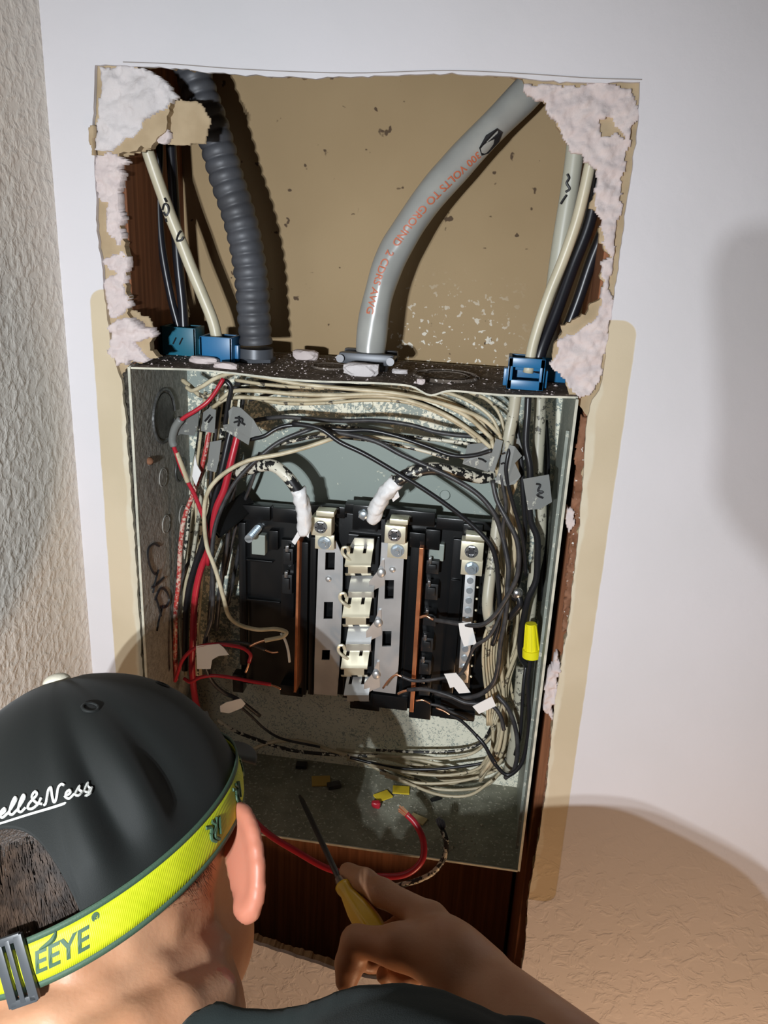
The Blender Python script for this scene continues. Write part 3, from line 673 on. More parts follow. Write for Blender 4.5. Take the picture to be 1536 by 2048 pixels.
spts = px_path([(742, 716, .060), (742, 690, .060), (749, 626, .061), (763, 570, .063), (781, 518, .065), (812, 462, .068), (854, 401, .072), (909, 336, .078), (970, 270, .084), (1022, 218, .090), (1060, 178, .095), (1130, 90, .100)])
spath = catmull(spts, 14); sT, sN, sB = frames(spath)
vs, fs = tube_data(spath, lambda t: .0128, 28)
nv = []
for i, v in enumerate(vs):
    k = i//28; c = spath[k]; d = (v-c); tw = math.sin(k*.16+2*math.atan2(d.dot(sB[k]), d.dot(sN[k])))
    nv.append(c+d*(1+.035*tw+.02*mnoise.noise(v*60)))
serv = mesh_obj('service_cable', nv, fs, M_service, None, smooth=True)
tag(serv, 'thick grey cable with faded red lettering curving down to the box top', 'cable')
def text_mesh(txt, size, extrude=0.0, bold=0, shear=0):
    cu = bpy.data.curves.new('lettering', 'FONT'); cu.body = txt; cu.size = size; cu.extrude = extrude; cu.offset = bold; cu.shear = shear; cu.resolution_u = 3
    ob = bpy.data.objects.new('lettering', cu); COL.objects.link(ob)
    dg = bpy.context.evaluated_depsgraph_get(); me = bpy.data.meshes.new_from_object(ob.evaluated_get(dg))
    bm = bmesh.new(); bm.from_mesh(me)
    for _ in range(2): bmesh.ops.subdivide_edges(bm, edges=[e for e in bm.edges if e.calc_length() > size*.12], cuts=1)
    bm.verts.index_update()
    V_ = [v.co.copy() for v in bm.verts]; F_ = [[v.index for v in f.verts] for f in bm.faces]; bm.free()
    bpy.data.objects.remove(ob); bpy.data.meshes.remove(me); bpy.data.curves.remove(cu)
    return V_, F_
sL = [0]
for i in range(1, len(spath)): sL.append(sL[-1]+(spath[i]-spath[i-1]).length)
def cable_pt(s, ty, r):
    """s measured from the top end going down, ty around towards the right of the picture"""
    q = sL[-1]-s; j = 0
    while j < len(sL)-2 and sL[j+1] < q: j += 1
    f = (q-sL[j])/(sL[j+1]-sL[j]); c = spath[j].lerp(spath[j+1], f); T = sT[j].lerp(sT[j+1], f).normalized()
    view = (CAM-c).normalized(); view = (view-T*view.dot(T)).normalized(); side = T.cross(view)  # to the right when T points up
    if side.dot(CR) < 0: side = -side
    a = ty/r; return c+view*(r*math.cos(a))+side*(r*math.sin(a))
tv, tf = text_mesh('300 VOLTS TO GROUND  2 CDRS AWG', .0088, 0, .00012)
s0 = sL[-1]-.335+.142
mesh_obj('lettering', [cable_pt(s0+v.x, -.0042+.012*max(0, 1-(v.x)/.12)-.003+v.y, .01335) for v in tv], tf, M_red_ink, serv)['label'] = 'faded red lettering along the cable'
m = MB(); q = [cable_pt(s0-.022+.010*a, .003+.006*b, .0136) for a, b in ((0, 0), (1, -.4), (2, .1), (2.2, 1.2), (1.6, 2), (.4, 1.9), (-.2, 1))]; m.prism(q, (CAM-q[0]).normalized()*.0003); m.build('black_smudge', M_ink, serv)
# clamp on the grey cable
c = at(738, 712, .060); cl = thing('cable_clamp', 'dark grey two screw cable clamp gripping the grey cable on the box top', 'cable clamp', (c.x, c.y, Z0+.0002))
m = MB(); m.cyl((c.x, c.y, Z0+.0004), (c.x, c.y, Z0+.007), .0175, .0175, 28, .001); m.build('clamp_base', M_clamp, cl, smooth=True)
for k in (-1, 1):
    m = MB(); m.box((c.x-.024, c.y-(.0165 if k < 0 else -.0085), Z0+.006), (c.x+.024, c.y+(-.0085 if k < 0 else .0165), Z0+.016), .003); m.build('clamp_jaw', M_clamp, cl, smooth=True)
for k in (-1, 1):
    m = MB(); m.cyl((c.x+k*.0215, c.y-.021, Z0+.011), (c.x+k*.0215, c.y-.0165, Z0+.011), .0034, .0030, 16); m.cyl((c.x+k*.0215, c.y-.0165, Z0+.011), (c.x+k*.0215, c.y+.017, Z0+.011), .002, .002, 10); m.build('clamp_screw', M_dsteel, cl, smooth=True)

def connector(px, py, Y, mat, label, w=.0155, h=.024, window=False, yaw=0.0, dpt=.024):
    c = at(px, py, Y); t_ = thing('cable_connector', label, 'cable connector', (c.x, c.y, Z0+.0002), 'blue snap-in cable connectors on the box top')
    t_.rotation_euler = (0, 0, yaw); z = Z0+.0004; x0, x1, y0, y1 = c.x-w, c.x+w, c.y-dpt/2, c.y+dpt/2; tk = .0028
    m = MB()
    if window:       # frame with an opening in front
        m.box((x0, y0, z), (x0+.004, y0+tk, z+h), .0006); m.box((x1-.004, y0, z), (x1, y0+tk, z+h), .0006)
        m.box((x0, y0, z+h-.0075), (x1, y0+tk, z+h), .0006); m.box((x0, y0, z), (x1, y0+tk, z+.0075), .0006)
    else: m.box((x0, y0, z), (x1, y0+tk, z+h), .0008)
    m.box((x0, y1-tk, z), (x1, y1, z+h), .0008); m.box((x0, y0, z), (x0+tk, y1, z+h), .0008); m.box((x1-tk, y0, z), (x1, y1, z+h), .0008)
    b = m.build('connector_body', mat, t_, smooth=True)
    m = MB(); m.box((x0+tk*.8, y0+tk*.6, z+.001), (x1-tk*.8, y0+tk*.6+.0026, z+.006), .0005); m.box((x0-.003, c.y-.004, z+.001), (x0+.001, c.y+.004, z+.015), .0008); m.box((x1-.001, c.y-.004, z+.001), (x1+.003, c.y+.004, z+.015), .0008)
    m.build('side_latch', mat, t_, smooth=True)
    m = MB(); m.box((x0+.003, c.y-.0016, z+h*.55), (x1-.003, c.y+.0016, z+h-.002), .0005); m.build('inner_wedge', mat, t_, smooth=True)
    return t_, (x0, x1, y0, z, h)
tc, g = connector(367, 712, .072, M_teal, 'teal blue connector holding the black cables at the far left of the box top', .0165, .025)
m = MB()
for dx in (-.003, .003): 
    vs, fs = tube_data([Vector((g[0]+.0165+dx-.0016, g[2]-.0003, g[3]+.010)), Vector((g[0]+.0165+dx+.0016, g[2]-.0003, g[3]+.016))], .0007, 6); m.raw(vs, fs)
m.build('pen_mark', M_ink, tc)
connector(441, 715, .048, M_blue, 'bright blue connector gripping the marked cream cable beside the corrugated conduit', .0145, .022)
connector(1049, 768, .024, M_blue, 'blue connector with a front window under the cream cable at the right', .0145, .025, True)
connector(1100, 757, .070, M_blue, 'blue connector mostly behind the torn gypsum at the right end', .0145, .020)

def cable(name, lst, r, mat, label, group=None, Y=None, cat='cable', seg=14, per=8):
    o = tube(name, px_path(lst, Y), r, mat, None, seg, per); return tag(o, label, cat, group)
cw = cable('sheathed_cable', [(250, 150, .030), (276, 238, .034), (293, 295, .036), (306, 334, .038), (323, 383, .040), (342, 435, .042), (362, 484, .044), (381, 533, .046), (404, 588, .047), (427, 647, .048), (436, 690, .048)], .0050, M_cream, 'cream cable with black pen marks slanting down at the upper left')
def cable_mark(cablepts, r, lines, obj_, nm='pen_mark'):
    m = MB()
    for ln in lines:
        vs, fs = tube_data(catmull([ray(p[0], p[1], (at(p[0], p[1], p[2])-CAM).length) for p in ln], 4), .0009, 6); m.raw(vs, fs)
    return m.build(nm, M_ink, obj_)
cable_mark(None, 0, [[(329, 396, .0355), (333, 404, .0353)], [(325, 420, .0362), (329, 408, .0355), (335, 411, .0358), (337, 424, .037), (332, 431, .0365), (327, 424, .036)], [(331, 437, .0367), (333, 444, .0372)], [(353, 481, .0388), (357, 468, .0386), (361, 462, .0388)], [(353, 482, .0388), (363, 480, .039), (366, 474, .0395)]], cw)
cable('sheathed_cable', [(316, 180, .085), (318, 295, .080), (317, 393, .078), (323, 490, .075), (343, 600, .073), (358, 660, .072), (362, 700, .072)], .0036, M_bjack, 'thin glossy black cable, left of the two entering the teal connector')
cable('sheathed_cable', [(336, 180, .086), (344, 330, .082), (350, 430, .080), (356, 523, .077), (365, 608, .075), (368, 660, .073), (370, 700, .073)], .0044, M_bjack, 'black cable with a highlight behind the cream cable at the left')
cable('sheathed_cable', [(1205, 230, .020), (1190, 290, .021), (1181, 326, .022), (1168, 385, .0225), (1153, 443, .023), (1125, 523, .024), (1097, 593, .024), (1066, 690, .024), (1056, 745, .024)], .0043, M_cream, 'slim cream cable bending down into the windowed blue connector')
cr2 = cable('sheathed_cable', [(1158, 220, .060), (1149, 312, .060), (1139, 382, .060), (1122, 486, .060), (1108, 593, .062), (1104, 682, .068), (1100, 740, .070)], .0072, M_greyc, 'wide grey-cream flat cable with pen marks behind the cream cable at right')
m = MB()
for ln in ([(1134, 348, .0515), (1138, 356, .0515), (1133, 366, .0515), (1139, 378, .0515), (1131, 384, .0515)], [(1133, 390, .0515), (1126, 400, .0515), (1121, 408, .0515)]):
    vs, fs = tube_data(catmull([at(*p) for p in ln], 4), .0009, 6); m.raw(vs, fs)
m.build('pen_mark', M_ink, cr2)
cable('sheathed_cable', [(1222, 240, .045), (1199, 330, .045), (1180, 439, .044), (1145, 532, .042), (1111, 626, .036), (1082, 700, .030), (1070, 745, .028)], .0052, M_bjack, 'black cable running alongside the slim cream cable at the right')
cable('sheathed_cable', [(1240, 330, .075), (1214, 440, .075), (1183, 520, .075), (1156, 600, .074), (1122, 690, .072), (1108, 740, .071)], .0050, M_bjack, 'black cable furthest right, half hidden behind the torn gypsum')
# gypsum lumps and crumbs lying on the box top
for i, (px, py, hx, hy, hz, lab) in enumerate(((612, 712, .0135, .007, .006, 'pinkish gypsum lump between the conduit and the clamp'), (722, 742, .0175, .008, .0075, 'flat white gypsum chunk leaning below the cable clamp'), (800, 744, .008, .005, .003, 'small gypsum flake right of the cable clamp'),
        (408, 722, .015, .007, .0045, 'gypsum lump in front of the two left connectors'), (452, 733, .012, .006, .004, 'gypsum lump at the front edge below the bright blue connector'), (842, 764, .004, .003, .003, 'tiny gypsum pebble near the round knockout'), (1046, 772, .004, .003, .0025, 'gypsum pebble at the foot of the windowed connector'))):
    p = atz(px, py, hz*.5)
    o = rock('gypsum_chunk', (p.x, p.y, Z0+hz*.62), (hx, hy, hz), M_gypw if i in (1, 2) else M_gyp, None, i+1); tag(o, lab, 'rubble')
vs = []; fs = []
def crumbs(n, sampler, smin, smax):
    vs = []; fs = []
    for _ in range(n):
        x, y, z = sampler(); s = random.uniform(smin, smax)*(1 if random.random() < .85 else 1.8); b = len(vs); a = random.random()*6.28
        for k in range(4): vs.append((x+s*math.cos(a+k*1.57)*random.uniform(.5, 1.2), y+s*math.sin(a+k*1.57)*random.uniform(.5, 1.2), z))
        vs.append((x+random.uniform(-.3, .3)*s, y+random.uniform(-.3, .3)*s, z+s*random.uniform(.4, 1)))
        fs += [(b, b+1, b+4), (b+1, b+2, b+4), (b+2, b+3, b+4), (b+3, b, b+4), (b+3, b+2, b+1, b)]
    return vs, fs
vs, fs = crumbs(520, lambda: (random.gauss(-.06, .10) if random.random() < .7 else random.uniform(-.17, .17), random.uniform(.0, .115), Z0+.0003), .0004, .0012)
k = [i for i, v in enumerate(vs) if abs(v[0]) > .178]
vs = [(max(-.178, min(.178, v[0])), v[1], v[2]) for v in vs]
tag(mesh_obj('gypsum_crumbs', vs, fs, M_gyp), 'white gypsum crumbs scattered over the dark top of the box', 'crumbs', kind='stuff')

# ================================================================== main conductors with taped ends
def main_conductor(lst, tape, r, label):
    t_ = thing('service_conductor', label, 'conductor', px_path([tape[-1]])[0])
    tube('insulation', px_path(lst), r, M_main, t_, 16, 8)
    pts = catmull(px_path(tape), 8)
    vs, fs = tube_data(pts, lambda t: r*1.22*(1+.025*math.sin(t*23))*(1 if t < .8 else 1-.25*(t-.8)/.2), 18)
    vs = [v+Vector((mnoise.noise(v*180), mnoise.noise(v*180+Vector((3, 1, 1))), mnoise.noise(v*180+Vector((5, 2, 8)))))*.0019 for v in vs]
    tp = mesh_obj('tape_wrap', vs, fs, M_wtape, t_, smooth=True); tp['label'] = 'crumpled white tape wrapped over the cut end'
    return t_, tp
t1, tp1 = main_conductor([(450, 800, .090), (440, 880, .085), (462, 945, .075), (497, 938, .060), (545, 931, .046), (572, 950, .042), (594, 979, .042), (601, 990, .043)], [(595, 978, .042), (602, 998, .043), (608, 1030, .046), (609, 1068, .050)], .0056, 'thick black speckled conductor with white taped end above the left copper strip')
m = MB(); a, b, c_, d_ = at(596, 1062, .046), at(605, 1066, .047), at(590, 1090, .048), at(583, 1084, .048); m.prism([a, b, c_, d_], Vector((0, .001, 0))); m.prism([at(606, 1062, .047), at(619, 1058, .047), at(617, 1076, .047), at(610, 1070, .047)], Vector((0, .001, 0))); m.build('tape_tail', M_wtape, tp1)
t2, tp2 = main_conductor([(1000, 880, .09), (985, 940, .080), (972, 954, .072), (919, 947, .058), (863, 937, .046), (828, 944, .042), (800, 958, .042), (786, 970, .043)], [(794, 962, .042), (782, 974, .043), (764, 996, .046), (752, 1020, .050), (745, 1042, .054)], .0058, 'thick black speckled conductor with white taped end above the middle of the bus')
m = MB(); m.prism([at(782, 992, .045), at(796, 982, .046), at(799, 994, .047), at(786, 1004, .047)], Vector((0, .0008, 0))); m.build('tape_tail', M_wtape, tp2)

# ================================================================== small wires
def wire(lst, mat, label, group=None, r=.0015, Y=.05, copper=None, cat='wire', seg=7, per=5, name='wire'):
    pts = px_path(lst, Y); o = tube(name, pts, r, mat, None, seg, per); tag(o, label, cat, group)
    if copper:
        c = tube('bare_end', px_path(copper, Y), r*.62, M_bare, o, 7, 4); c['label'] = 'stripped copper end'
    return o
TOPG = 'cream wires bundled across the top of the box'
TL = 'cream wire in the bundle running just under the top edge of the box'
top = [([(373, 774, .030), (383, 781, .028), (402, 774, .024), (432, 756, .020), (467, 746, .018), (513, 752, .02), (600, 768, .022), (700, 778, .024), (800, 788, .026), (900, 812, .03), (965, 838, .032), (1002, 872, .035)]),
       ([(440, 800, .04), (464, 783, .036), (520, 782, .034), (590, 788, .034), (680, 790, .034), (760, 788, .034), (850, 797, .034), (930, 830, .036), (985, 878, .038)]),
       ([(425, 815, .045), (455, 797, .042), (540, 797, .040), (620, 800, .038), (720, 792, .038), (800, 797, .038), (880, 824, .04), (950, 868, .04), (992, 905, .042)]),
       ([(470, 760, .050), (540, 770, .048), (640, 776, .046), (740, 776, .044), (830, 784, .044), (905, 806, .044), (960, 842, .044), (998, 890, .045)]),
       ([(480, 790, .055), (560, 806, .052), (650, 806, .05), (740, 800, .05), (820, 806, .05), (900, 838, .05), (955, 880, .05), (985, 920, .05)]),
       ([(500, 772, .062), (600, 790, .06), (700, 796, .06), (790, 800, .058), (870, 818, .055), (930, 850, .052), (980, 900, .05)]),
       ([(820, 770, .05), (890, 784, .045), (945, 806, .04), (985, 838, .036), (1003, 880, .034)]),
       ([(940, 785, .06), (975, 800, .055), (1000, 830, .05), (1010, 880, .048)])]
for i, l_ in enumerate(top): wire(l_, M_w_cream if i in (0, 1, 2, 6) else M_w_creams, TL, TOPG, .0019 if i < 3 else .0016, per=6)
TBG = 'dusty dark wires behind the cream bundle'
for i, l_ in enumerate(([(455, 775, .07), (540, 776, .068), (640, 768, .066), (760, 776, .066), (860, 790, .064), (930, 815, .06)], [(470, 768, .075), (560, 762, .072), (680, 770, .07), (800, 790, .07), (900, 830, .065), (970, 880, .06)], [(500, 800, .08), (600, 775, .075), (720, 785, .075), (850, 812, .07), (940, 860, .065)])):
    wire(l_, M_w_grey, 'dusty dark wire behind the cream bundle under the top edge of the box', TBG, .0016)
wire([(500, 842, .075), (560, 834, .07), (620, 838, .068), (680, 842, .066), (750, 841, .064), (821, 850, .062), (877, 865, .06), (958, 872, .055), (1000, 862, .05)], M_w_grey, 'dark wire running nearly level above the green-grey plate, topmost of the black spans', r=.0021)
wire([(500, 879, .040), (529, 872, .040), (548, 860, .042), (565, 853, .044), (594, 850, .046), (640, 855, .048), (690, 861, .05), (736, 860, .05), (785, 870, .05), (849, 891, .048), (905, 911, .045), (947, 911, .042), (986, 900, .038)], M_w_black, 'black wire sagging from the leaf-shaped grey tag to the right tags', r=.0019)
wire([(600, 862, .07), (660, 852, .068), (720, 858, .066), (800, 872, .064), (880, 880, .062), (960, 890, .058)], M_w_blacks, 'paint speckled wire between the two upper black spans', r=.0019)
wire([(560, 888, .078), (640, 872, .076), (700, 876, .074), (760, 884, .074), (840, 900, .072), (900, 918, .07)], M_w_blacks, 'white spattered wire crossing the top of the clean green-grey plate', r=.0017)
wire([(640, 868, .06), (700, 872, .06), (760, 875, .058), (830, 886, .058), (890, 905, .056), (960, 925, .052)], M_w_cream, 'cream wire between the black spans high on the back plate', r=.0016)
wire([(585, 846, .036), (640, 857, .034), (680, 884, .034), (726, 906, .034), (785, 940, .034), (849, 979, .034), (905, 1018, .034), (940, 1046, .034), (963, 1068, .033), (983, 1093, .032), (993, 1125, .032), (996, 1161, .032), (999, 1208, .032), (997, 1250, .033), (985, 1290, .035)], M_w_black, 'long black wire running diagonally down across the green-grey plate', r=.0022)
wire([(660, 862, .05), (750, 882, .046), (803, 909, .044), (856, 933, .042), (909, 958, .040), (958, 990, .038), (989, 1028, .036), (1004, 1070, .036), (1012, 1104, .034), (1017, 1135, .032), (1015, 1169, .032), (1014, 1208, .030), (1009, 1247, .030), (1001, 1286, .030), (996, 1333, .031), (986, 1366, .034), (962, 1388, .040), (926, 1396, .046), (892, 1391, .052), (870, 1386, .058)], M_w_grey, 'charcoal wire sweeping down the right side and back under the neutral bar', r=.0023)
wf = wire([(985, 960, .036), (994, 1000, .032), (1014, 1039, .028), (1033, 1078, .026), (1038, 1117, .025), (1033, 1156, .025), (1010, 1201, .026), (988, 1232, .028), (962, 1250, .032), (921, 1248, .040), (890, 1243, .048), (869, 1240, .055)], M_w_grey, 'dark grey wire with a white flag reaching left to the right copper strip', r=.0022, copper=[(872, 1241, .0545), (862, 1237, .057), (853, 1232, .058), (840, 1235, .060)])
wg = wire([(1012, 1195, .030), (1000, 1232, .028), (978, 1273, .028), (949, 1294, .032), (936, 1323, .036), (918, 1350, .042), (885, 1356, .046), (850, 1361, .048), (825, 1361, .050), (803, 1353, .052)], M_w_grey, 'dark wire with a pink-lit white flag ending at the right bus bar', r=.0017, copper=[(806, 1354, .052), (792, 1350, .053), (778, 1360, .056), (766, 1376, .060)])
wh = wire([(1008, 1460, .030), (1000, 1430, .032), (985, 1412, .034), (960, 1408, .036), (930, 1405, .038), (900, 1392, .042), (868, 1382, .046), (840, 1378, .05), (815, 1380, .054)], M_w_grey, 'dusty wire with a white flag at the lower right corner of the bus', r=.0020, copper=[(818, 1380, .0535), (804, 1384, .056), (796, 1388, .058)])
wire([(992, 1527, .030), (969, 1492, .034), (948, 1466, .04), (920, 1440, .05), (900, 1430, .056)], M_w_black, 'short black wire with a copper tip below the right corner of the bus', r=.0016, copper=[(902, 1431, .0555), (888, 1422, .058), (872, 1416, .060)])
wire([(935, 1440, .06), (905, 1425, .06), (880, 1412, .06), (860, 1408, .06)], M_w_grey, 'stub of dark wire with bare copper beside the copper strip foot', r=.0015, copper=[(862, 1408, .06), (845, 1400, .06), (832, 1402, .06)])
def flag(parent, pts, Y, label='white tape flag', mat=None, thick=.0007, dY=None, nm='tape_flag'):
    q = [at(p[0], p[1], Y+(dY[i] if dY else 0)) for i, p in enumerate(pts)]
    o = MB().prism(q, Vector((0, thick, 0))).build(nm, mat or M_flag, parent); o['label'] = label; return o
flag(wf, [(917, 1247), (942, 1244), (947, 1262), (953, 1288), (928, 1293), (920, 1270)], .036)
flag(wg, [(888, 1348), (912, 1346), (926, 1362), (941, 1385), (918, 1387), (908, 1374), (900, 1376), (894, 1360)], .040)
flag(wh, [(945, 1413), (984, 1393), (992, 1412), (958, 1428)], .032)
# wires at the right edge: black feeders, yellow nut
wire([(1057, 790, .040), (1055, 830, .038), (1052, 890, .036), (1060, 935, .034), (1061, 1039, .036), (1074, 1073, .036), (1075, 1117, .036), (1072, 1161, .036), (1056, 1198, .036), (1048, 1234, .038), (1041, 1281, .040), (1043, 1315, .042), (1052, 1330, .05)], M_w_black, 'black wire dropping from the windowed connector down the right wall', r=.0030)
wn = wire([(1062, 1300, .030), (1060, 1330, .030), (1056, 1360, .030), (1057, 1395, .030), (1058, 1430, .030), (1054, 1485, .030), (1040, 1532, .028), (1015, 1550, .028), (990, 1528, .03), (969, 1490, .034), (952, 1470, .038)], M_w_black, 'glossy black wire looping down from the yellow wire nut', r=.0019)
wire([(1052, 1330, .05), (1047, 1370, .045), (1044, 1420, .042), (1040, 1470, .04), (1030, 1510, .04)], M_w_black, 'black wire parallel to the wire nut lead, against the right wall', r=.0017)
wire([(994, 1390, .04), (1015, 1415, .036), (1031, 1456, .034), (1035, 1507, .032), (1026, 1543, .032), (1010, 1556, .034)], M_w_grey, 'grey-black wire loop hanging in the lower right corner', r=.0022)
c0, c1_ = at(1064, 1312, .028), at(1062, 1247, .028); d = (c1_-c0)
m = MB(); m.cyl(c0, c0+d*.22, .0088, .0084, 28); m.cyl(c0+d*.20, c0+d*1.0, .0070, .0048, 28, .0004)
q = d.normalized(); e1 = q.orthogonal().normalized(); e2 = q.cross(e1)
for k in range(10):
    a_ = 2*PI*k/10; n = e1*math.cos(a_)+e2*math.sin(a_); p0, p1 = c0+d*.24+n*.0070, c0+d*.97+n*.0047; m.obox((p0+p1)/2, (p1-p0).normalized(), n, (p1-p0).normalized().cross(n), ((p1-p0).length/2, .0006, .0007))
nut = m.build('wire_nut', M_yellow, None, smooth=True); tag(nut, 'bright yellow ribbed wire nut by the right wall of the box', 'wire nut')
# right bundle
RG = 'cream wires bunched down the right side of the box'; RL = 'soiled cream wire in the bunch running down the right side of the box'
rng = random.Random(3)
for i in range(16):
    x0 = 985+rng.uniform(0, 42); x1 = 990+rng.uniform(0, 52); x2 = 985+rng.uniform(0, 60); x3 = 972+rng.uniform(0, 45); y = .045+.045*rng.random()
    endx = rng.uniform(700, 900); endy = 1530+rng.uniform(-10, 50)
    l_ = [(x0-6, 880+rng.uniform(-10, 20), y-.012), (x0+8, 950, y-.01), (x1, 1040, y), (x1+rng.uniform(-14, 10), 1120, y), (x2, 1210, y), (x2-6, 1290, y), (x3+8, 1370, y), (x3+rng.uniform(-5, 18), 1440, y), (x3+rng.uniform(-20, 10), 1510, y-.004)]
    if i % 2 == 0: l_ += [(945+rng.uniform(-20, 15), 1555, .09), (880, endy+8, .095), (endx-40, endy-22, .10)]
    else: l_ += [(960, 1548+rng.uniform(-8, 18), .06)]
    wire(l_, M_w_creams if i % 3 else M_w_cream, RL, RG, rng.choice((.0015, .0017, .0019)), per=4)
FG = 'fan of cream wires beside the neutral bar'
for i in range(6):
    x = 966+i*5.5
    wire([(985+i*4, 1235, .05), (x+4, 1270, .046+.004*i), (x-i*.3, 1310, .044+.004*i), (x+2, 1350, .046+.004*i), (x+8+i, 1400, .05+.004*i), (975+i*3, 1450, .055)], M_w_creams, 'soiled cream wire in the bowed fan right of the neutral bar', FG, .0014, per=5)
wire([(1012, 960, .062), (1004, 1010, .055), (996, 1039, .050), (988, 1104, .044), (980, 1156, .038), (975, 1208, .032), (979, 1240, .036), (986, 1262, .045)], M_sheath, 'thick paint speckled cable standing right of the neutral bar', r=.0052, name='sheathed_cable', cat='cable', seg=12)
wire([(1032, 786, .036), (1026, 830, .036), (1018, 870, .034), (1014, 900, .034)], M_sheath, 'cream sheathed cable below the windowed connector inside the box', r=.0050, name='sheathed_cable', cat='cable', seg=12)
wire([(1080, 790, .068), (1079, 850, .066), (1076, 905, .064), (1072, 960, .06), (1066, 1010, .058)], M_sheath, 'speckled cable entering near the right wall behind the others', r=.0054, name='sheathed_cable', cat='cable', seg=12)
wire([(1082, 985, .06), (1082, 1040, .058), (1078, 1100, .058), (1066, 1160, .058), (1062, 1210, .058), (1058, 1250, .06)], M_sheath, 'grey speckled cable below the white-marked tag on the right', r=.0050, name='sheathed_cable', cat='cable', seg=12)
wire([(1046, 1335, .062), (1042, 1380, .062), (1036, 1440, .062), (1028, 1500, .062), (1020, 1540, .065)], M_sheath, 'speckled cable stub standing in the lower right corner', r=.0066, name='sheathed_cable', cat='cable', seg=12)
for i, l_ in enumerate(([(1030, 830, .05), (1040, 900, .046), (1046, 980, .044), (1050, 1060, .046), (1040, 1150, .05), (1028, 1200, .055)], [(1020, 850, .044), (1018, 900, .03), (1012, 940, .028), (1024, 1000, .03), (1046, 1080, .034), (1052, 1150, .04)], [(1090, 840, .09), (1094, 920, .088), (1092, 1000, .085), (1088, 1100, .085), (1080, 1200, .085)], [(1014, 860, .04), (1002, 920, .034), (1004, 960, .03), (1012, 1010, .03), (1006, 1060, .034), (1014, 1110, .038)])):
    wire(l_, (M_w_black, M_w_black, M_w_black, M_w_grey)[i], ('black wire among the cream bunch at the right', 'black wire bending past the crumpled grey tags', 'black wire pressed against the far right of the back plate', 'dusty wire just left of the right-hand tags')[i], None, (.0024, .0018, .0030, .0017)[i])
m = MB(); p = at(1034, 1186, .036); m.sph(p, .0055, (1, .8, 1)); m.cyl(p, p+Vector((.001, .02, -.002)), .0035); tag(m.build('clamp_bolt', M_steel, None, smooth=True), 'shiny round bolt head among the right-hand wires', 'bolt')
wire([(1018, 1236, .04), (1030, 1222, .036), (1040, 1208, .034), (1036, 1192, .036), (1028, 1196, .04)], M_w_black, 'short black pigtail curled under the shiny bolt', r=.0030)
# bottom bundle
BG = 'wires lying along the bottom of the back plate'
for i, (l_, m_) in enumerate((([(752, 1500), (840, 1504), (930, 1499), (965, 1482), (985, 1450)], M_w_blacks), ([(735, 1512), (820, 1514), (900, 1516), (950, 1504), (985, 1470)], M_w_cream), ([(700, 1515), (780, 1534), (850, 1539), (930, 1532), (1030, 1514)], M_w_black), ([(740, 1530), (820, 1546), (900, 1550), (960, 1535), (990, 1500)], M_w_creams), ([(770, 1552), (850, 1575), (920, 1580), (975, 1570), (1000, 1545)], M_w_cream), ([(760, 1545), (830, 1565), (890, 1566), (950, 1556), (1005, 1535)], M_w_creams), ([(800, 1560), (880, 1590), (940, 1590), (985, 1560)], M_w_creams))):
    wire([(a, b, .095-.006*i) for a, b in l_], m_, ('black speckled wire lowest on the lit back plate', 'cream wire level along the foot of the back plate', 'plain black wire crossing the foot of the back plate', 'soiled cream wire arcing along the bottom corner', 'clean cream wire lowest in the bottom right', 'soiled wire amid the bottom right arc', 'short soiled wire drooping onto the box floor')[i], BG, .0016)
wire([(420, 1560, .06), (470, 1520, .07), (520, 1492, .08), (560, 1482, .085), (610, 1484, .088), (660, 1500, .09), (720, 1520, .09), (800, 1560, .085), (860, 1582, .08)], M_w_creams, 'dull wire humping across the shaded lower left of the box', r=.0022)
wire([(435, 1440, .07), (470, 1462, .075), (510, 1478, .08), (580, 1500, .085), (680, 1510, .09), (760, 1512, .09)], M_w_blacks, 'dark wire slanting down behind the cap in the shaded corner', r=.0020)
wire([(465, 1400, .06), (500, 1430, .065), (530, 1458, .07), (560, 1476, .075), (640, 1494, .085)], M_w_grey, 'thin dark wire below the slanted white flag at lower left', r=.0014)
# left bundle
red = wire([(482, 840, .06), (474, 875, .055), (461, 927, .05), (448, 980, .048), (432, 1018, .047), (420, 1090, .047), (402, 1137, .048), (392, 1180, .05), (388, 1218, .05), (386, 1270, .05), (384, 1340, .05), (395, 1420, .045), (440, 1540, .02)], M_w_red, 'thick red wire running down the left of the box', r=.0034)
wire([(470, 830, .062), (458, 875, .058), (445, 934, .054), (428, 1000, .052), (405, 1090, .054), (388, 1140, .055), (376, 1190, .056), (371, 1260, .056), (370, 1340, .056)], M_w_black, 'thick black wire beside the thick red one at the left', r=.0034)
r2 = wire([(447, 757, .030), (432, 782, .026), (415, 804, .022), (390, 822, .020), (366, 837, .020), (350, 858, .022), (346, 885, .024), (353, 908, .026), (364, 940, .028), (377, 966, .030), (389, 989, .032), (402, 1022, .034), (409, 1040, .036), (414, 1080, .038), (416, 1130, .042)], M_w_red, 'red wire bent out to the left with a grey taped elbow', r=.0020)
q = px_path([(362, 838, .020), (350, 856, .022), (345, 880, .024), (348, 892, .0245)]); o = tube('tape_wrap', q, .0036, M_gtag, r2, 10, 6); o['label'] = 'grey tape at the elbow'
q = [(366, 836, .021), (380, 830, .026), (398, 822, .03), (396, 850, .032), (388, 872, .033), (362, 868, .027), (352, 872, .025)]
MB().prism([at(*p) for p in q], Vector((0, .0008, 0))).build('tape_flag', M_gtag, r2)['label'] = 'grey tape flag'
wire([(353, 905, .0262), (363, 930, .0275), (371, 952, .029), (376, 964, .030)], M_w_creams, 'paint-crusted sleeve on the bent red wire at the left', r=.0024)
